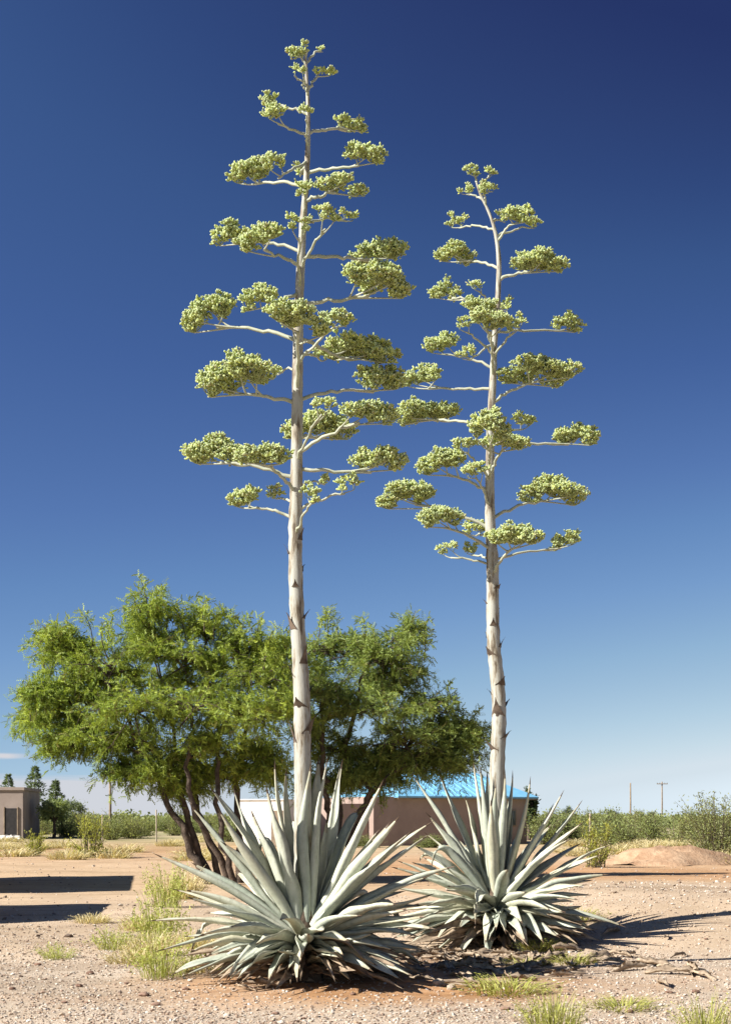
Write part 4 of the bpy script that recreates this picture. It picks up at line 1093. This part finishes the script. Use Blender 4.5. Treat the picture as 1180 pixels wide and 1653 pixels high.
# ------------------------------------------------------------------ gravel, stones, litter
GC = np.array([(0.46, 0.38, 0.30), (0.38, 0.29, 0.22), (0.55, 0.48, 0.41), (0.30, 0.21, 0.155), (0.44, 0.33, 0.24), (0.60, 0.55, 0.48), (0.20, 0.15, 0.12)])
rv = np.random.RandomState(40)
t = (1 + 5 ** .5) / 2
octv = np.array([(1, 0, 0), (-1, 0, 0), (0, 1, 0), (0, -1, 0), (0, 0, 1), (0, 0, -1), (.7, .6, .5), (-.6, .65, .5), (.55, -.7, .5), (-.65, -.6, .5)], float) * [0.5, 0.5, 0.33]
octf = np.array([(4, 6, 7), (4, 7, 9), (4, 9, 8), (4, 8, 6), (0, 2, 6), (2, 7, 6), (2, 1, 7), (1, 9, 7), (1, 3, 9), (3, 8, 9), (3, 0, 8), (0, 6, 8), (5, 2, 0), (5, 1, 2), (5, 3, 1), (5, 0, 3)])
N = 42000
dg = 10.2 * (26 / 10.2) ** (rv.rand(N) ** 1.25); ang = rv.uniform(-0.275, 0.275, N)
gx = np.tan(ang) * dg; gy = dg
keep = (rv.rand(N) > 0.75 * soil_mask(gx, gy)) & (rv.rand(N) < np.clip((27 - gy) / 9, 0, 1))
gx, gy = gx[keep], gy[keep]; N = len(gx)
sz = np.clip(rv.lognormal(math.log(0.017), 0.42, N), 0.008, 0.05)
R = frames(unit(rv.randn(N, 3) * 0.35 + [0, 0, 1]), rv)
V, F = scatter(octv, octf, R, np.stack([gx, gy, height(gx, gy) + sz * 0.10], -1), sz[:, None] * rv.uniform(0.75, 1.3, (N, 3)))
c = GC[rv.choice(len(GC), N, p=[.24, .2, .16, .1, .16, .1, .04])] * rv.uniform(0.85, 1.15, (N, 1))
tag(link('gravel', build_mesh('gravel', V, [F], M['stone'], None, False, np.repeat(c, len(octv), 0))), 'pale tan gravel covering the foreground', 'gravel', None, 'stuff')

N = 5200
dg = 19 * (75 / 19) ** rv.rand(N); ang = rv.uniform(-0.275, 0.275, N); gx = np.tan(ang) * dg; gy = dg
cl_ = np.sin(gx * 1.3 + 2 * np.sin(gy * 0.35)) + np.sin(gy * 0.8 + gx * 0.4); ok = rv.rand(N) < np.clip(0.45 + 0.35 * cl_, 0.05, 1)
gx, gy = gx[ok], gy[ok]; N = len(gx)
sz = np.clip(rv.lognormal(math.log(0.035), 0.45, N), 0.015, 0.12)
V, F = scatter(octv, octf, frames(unit(rv.randn(N, 3) * 0.35 + [0, 0, 1]), rv), np.stack([gx, gy, height(gx, gy) + sz * 0.08], -1), sz[:, None] * rv.uniform(0.75, 1.3, (N, 3)))
c = GC[rv.choice(len(GC), N)] * rv.uniform(0.7, 1.1, (N, 1))
tag(link('loose_stones', build_mesh('loose_stones', V, [F], M['stone'], None, False, np.repeat(c, len(octv), 0))), 'small stones scattered over the sandy clearing', 'stones', None, 'stuff')
BR = [rock_mesh('stone', rv, M['stone'], cc) for cc in ((0.20, 0.12, 0.085), (0.26, 0.165, 0.12), (0.40, 0.33, 0.26))]
spots = [(240, 1563, .10, 0), (224, 1567, .07, 0), (146, 1576, .08, 0), (233, 1607, .08, 1), (62, 1561, .06, 0), (128, 1594, .06, 0), (205, 1590, .05, 1), (300, 1600, .06, 1), (20, 1600, .05, 0), (708, 1596, .13, 2), (729, 1602, .11, 2)]
for _ in range(44):
    spots.append((rv.uniform(5, 1175), rv.uniform(1530, 1650), rv.uniform(0.03, 0.065), int(rv.randint(0, 3))))
for px, py, s, k in spots:
    d = D_of(py); x = X_at(px, d)
    lab = ('reddish brown stone lying on the pale gravel' if k < 2 else 'pale tan stone lying on the ground in front of the agaves')
    if s > 0.105: lab = 'larger pale stone at the tip of the brown leaf litter between the agaves'
    elif (px, py) == (240, 1563): lab = 'largest dark brown stone beside the foot of the yellow-green weed'
    o = link('stone', BR[k], None, (x, d, float(height(x, d)) + s * 0.18), (0, 0, rv.uniform(0, 6)), (s * rv.uniform(.9, 1.4), s, s * rv.uniform(.7, 1)))
    tag(o, lab, 'stone', 'stones on the gravel')

def litter_leaf(rng):
    L_ = 1.0
    return build_mesh('fallen_leaf', *(lambda a: (a[0], a[1]))(agave_leaf(np.array([0, -.5, .03]), np.array([0.06 * rng.randn(), 0, .10 + .05 * rng.rand()]), np.array([0.1 * rng.randn(), .5, .02]), rng.uniform(.16, .26), rng.uniform(-1.2, 1.2), rng.uniform(.5, 1.2), 8, 0.02, 0.3)), [M['dead']], [0, 0, 0])
LIT = [litter_leaf(rv) for _ in range(6)]
cnt = 0
while cnt < 230:
    x = rv.normal(0.75, 1.35); y = rv.normal(15.1, 1.15)
    if not (12.7 < y < 18.2 and -2.1 < x < 3.6): continue
    if y < 13.35 and x > 0.1 and rv.rand() < 0.8: continue
    s = rv.uniform(0.16, 0.5)
    o = link('fallen_leaf', LIT[cnt % 6], None, (x, y, float(height(x, y)) + 0.004), (rv.uniform(-.15, .2), rv.uniform(-.15, .15), rv.uniform(0, 6.28)), (s, s, s))
    near = math.hypot(x - X_at(491, A1_D), y - A1_D) - math.hypot(x - X_at(801, A2_D), y - A2_D)
    zone = 'around the front agave' if near < -0.9 else ('around the rear bent-stalk agave' if near > 0.9 else 'between the two agaves')
    tag(o, 'dry brown agave leaf fallen on the ground ' + zone, 'leaf', 'fallen agave leaves ' + zone)
    cnt += 1
for i in range(16):
    px = rv.uniform(740, 960); py = rv.uniform(1570, 1600); d = D_of(py); x = X_at(px, d)
    Ls = rv.uniform(0.3, 0.9)
    p = np.stack([np.linspace(-Ls / 2, Ls / 2, 7), rv.randn(7) * 0.015, 0.012 + np.abs(rv.randn(7)) * 0.008], -1)
    V, F = tube(p, np.linspace(0.014, 0.006, 7) * rv.uniform(.7, 1.3), 6); mb = MB(); mb.add(V, F)
    tag(link('dry_stick', mb.mesh('dry_stick', M['dead']), None, (x, d, float(height(x, d))), (0, 0, rv.uniform(-.35, .35))), 'thin dry stick lying in front of the bent-stalk agave', 'stick', 'dry sticks before the rear agave')
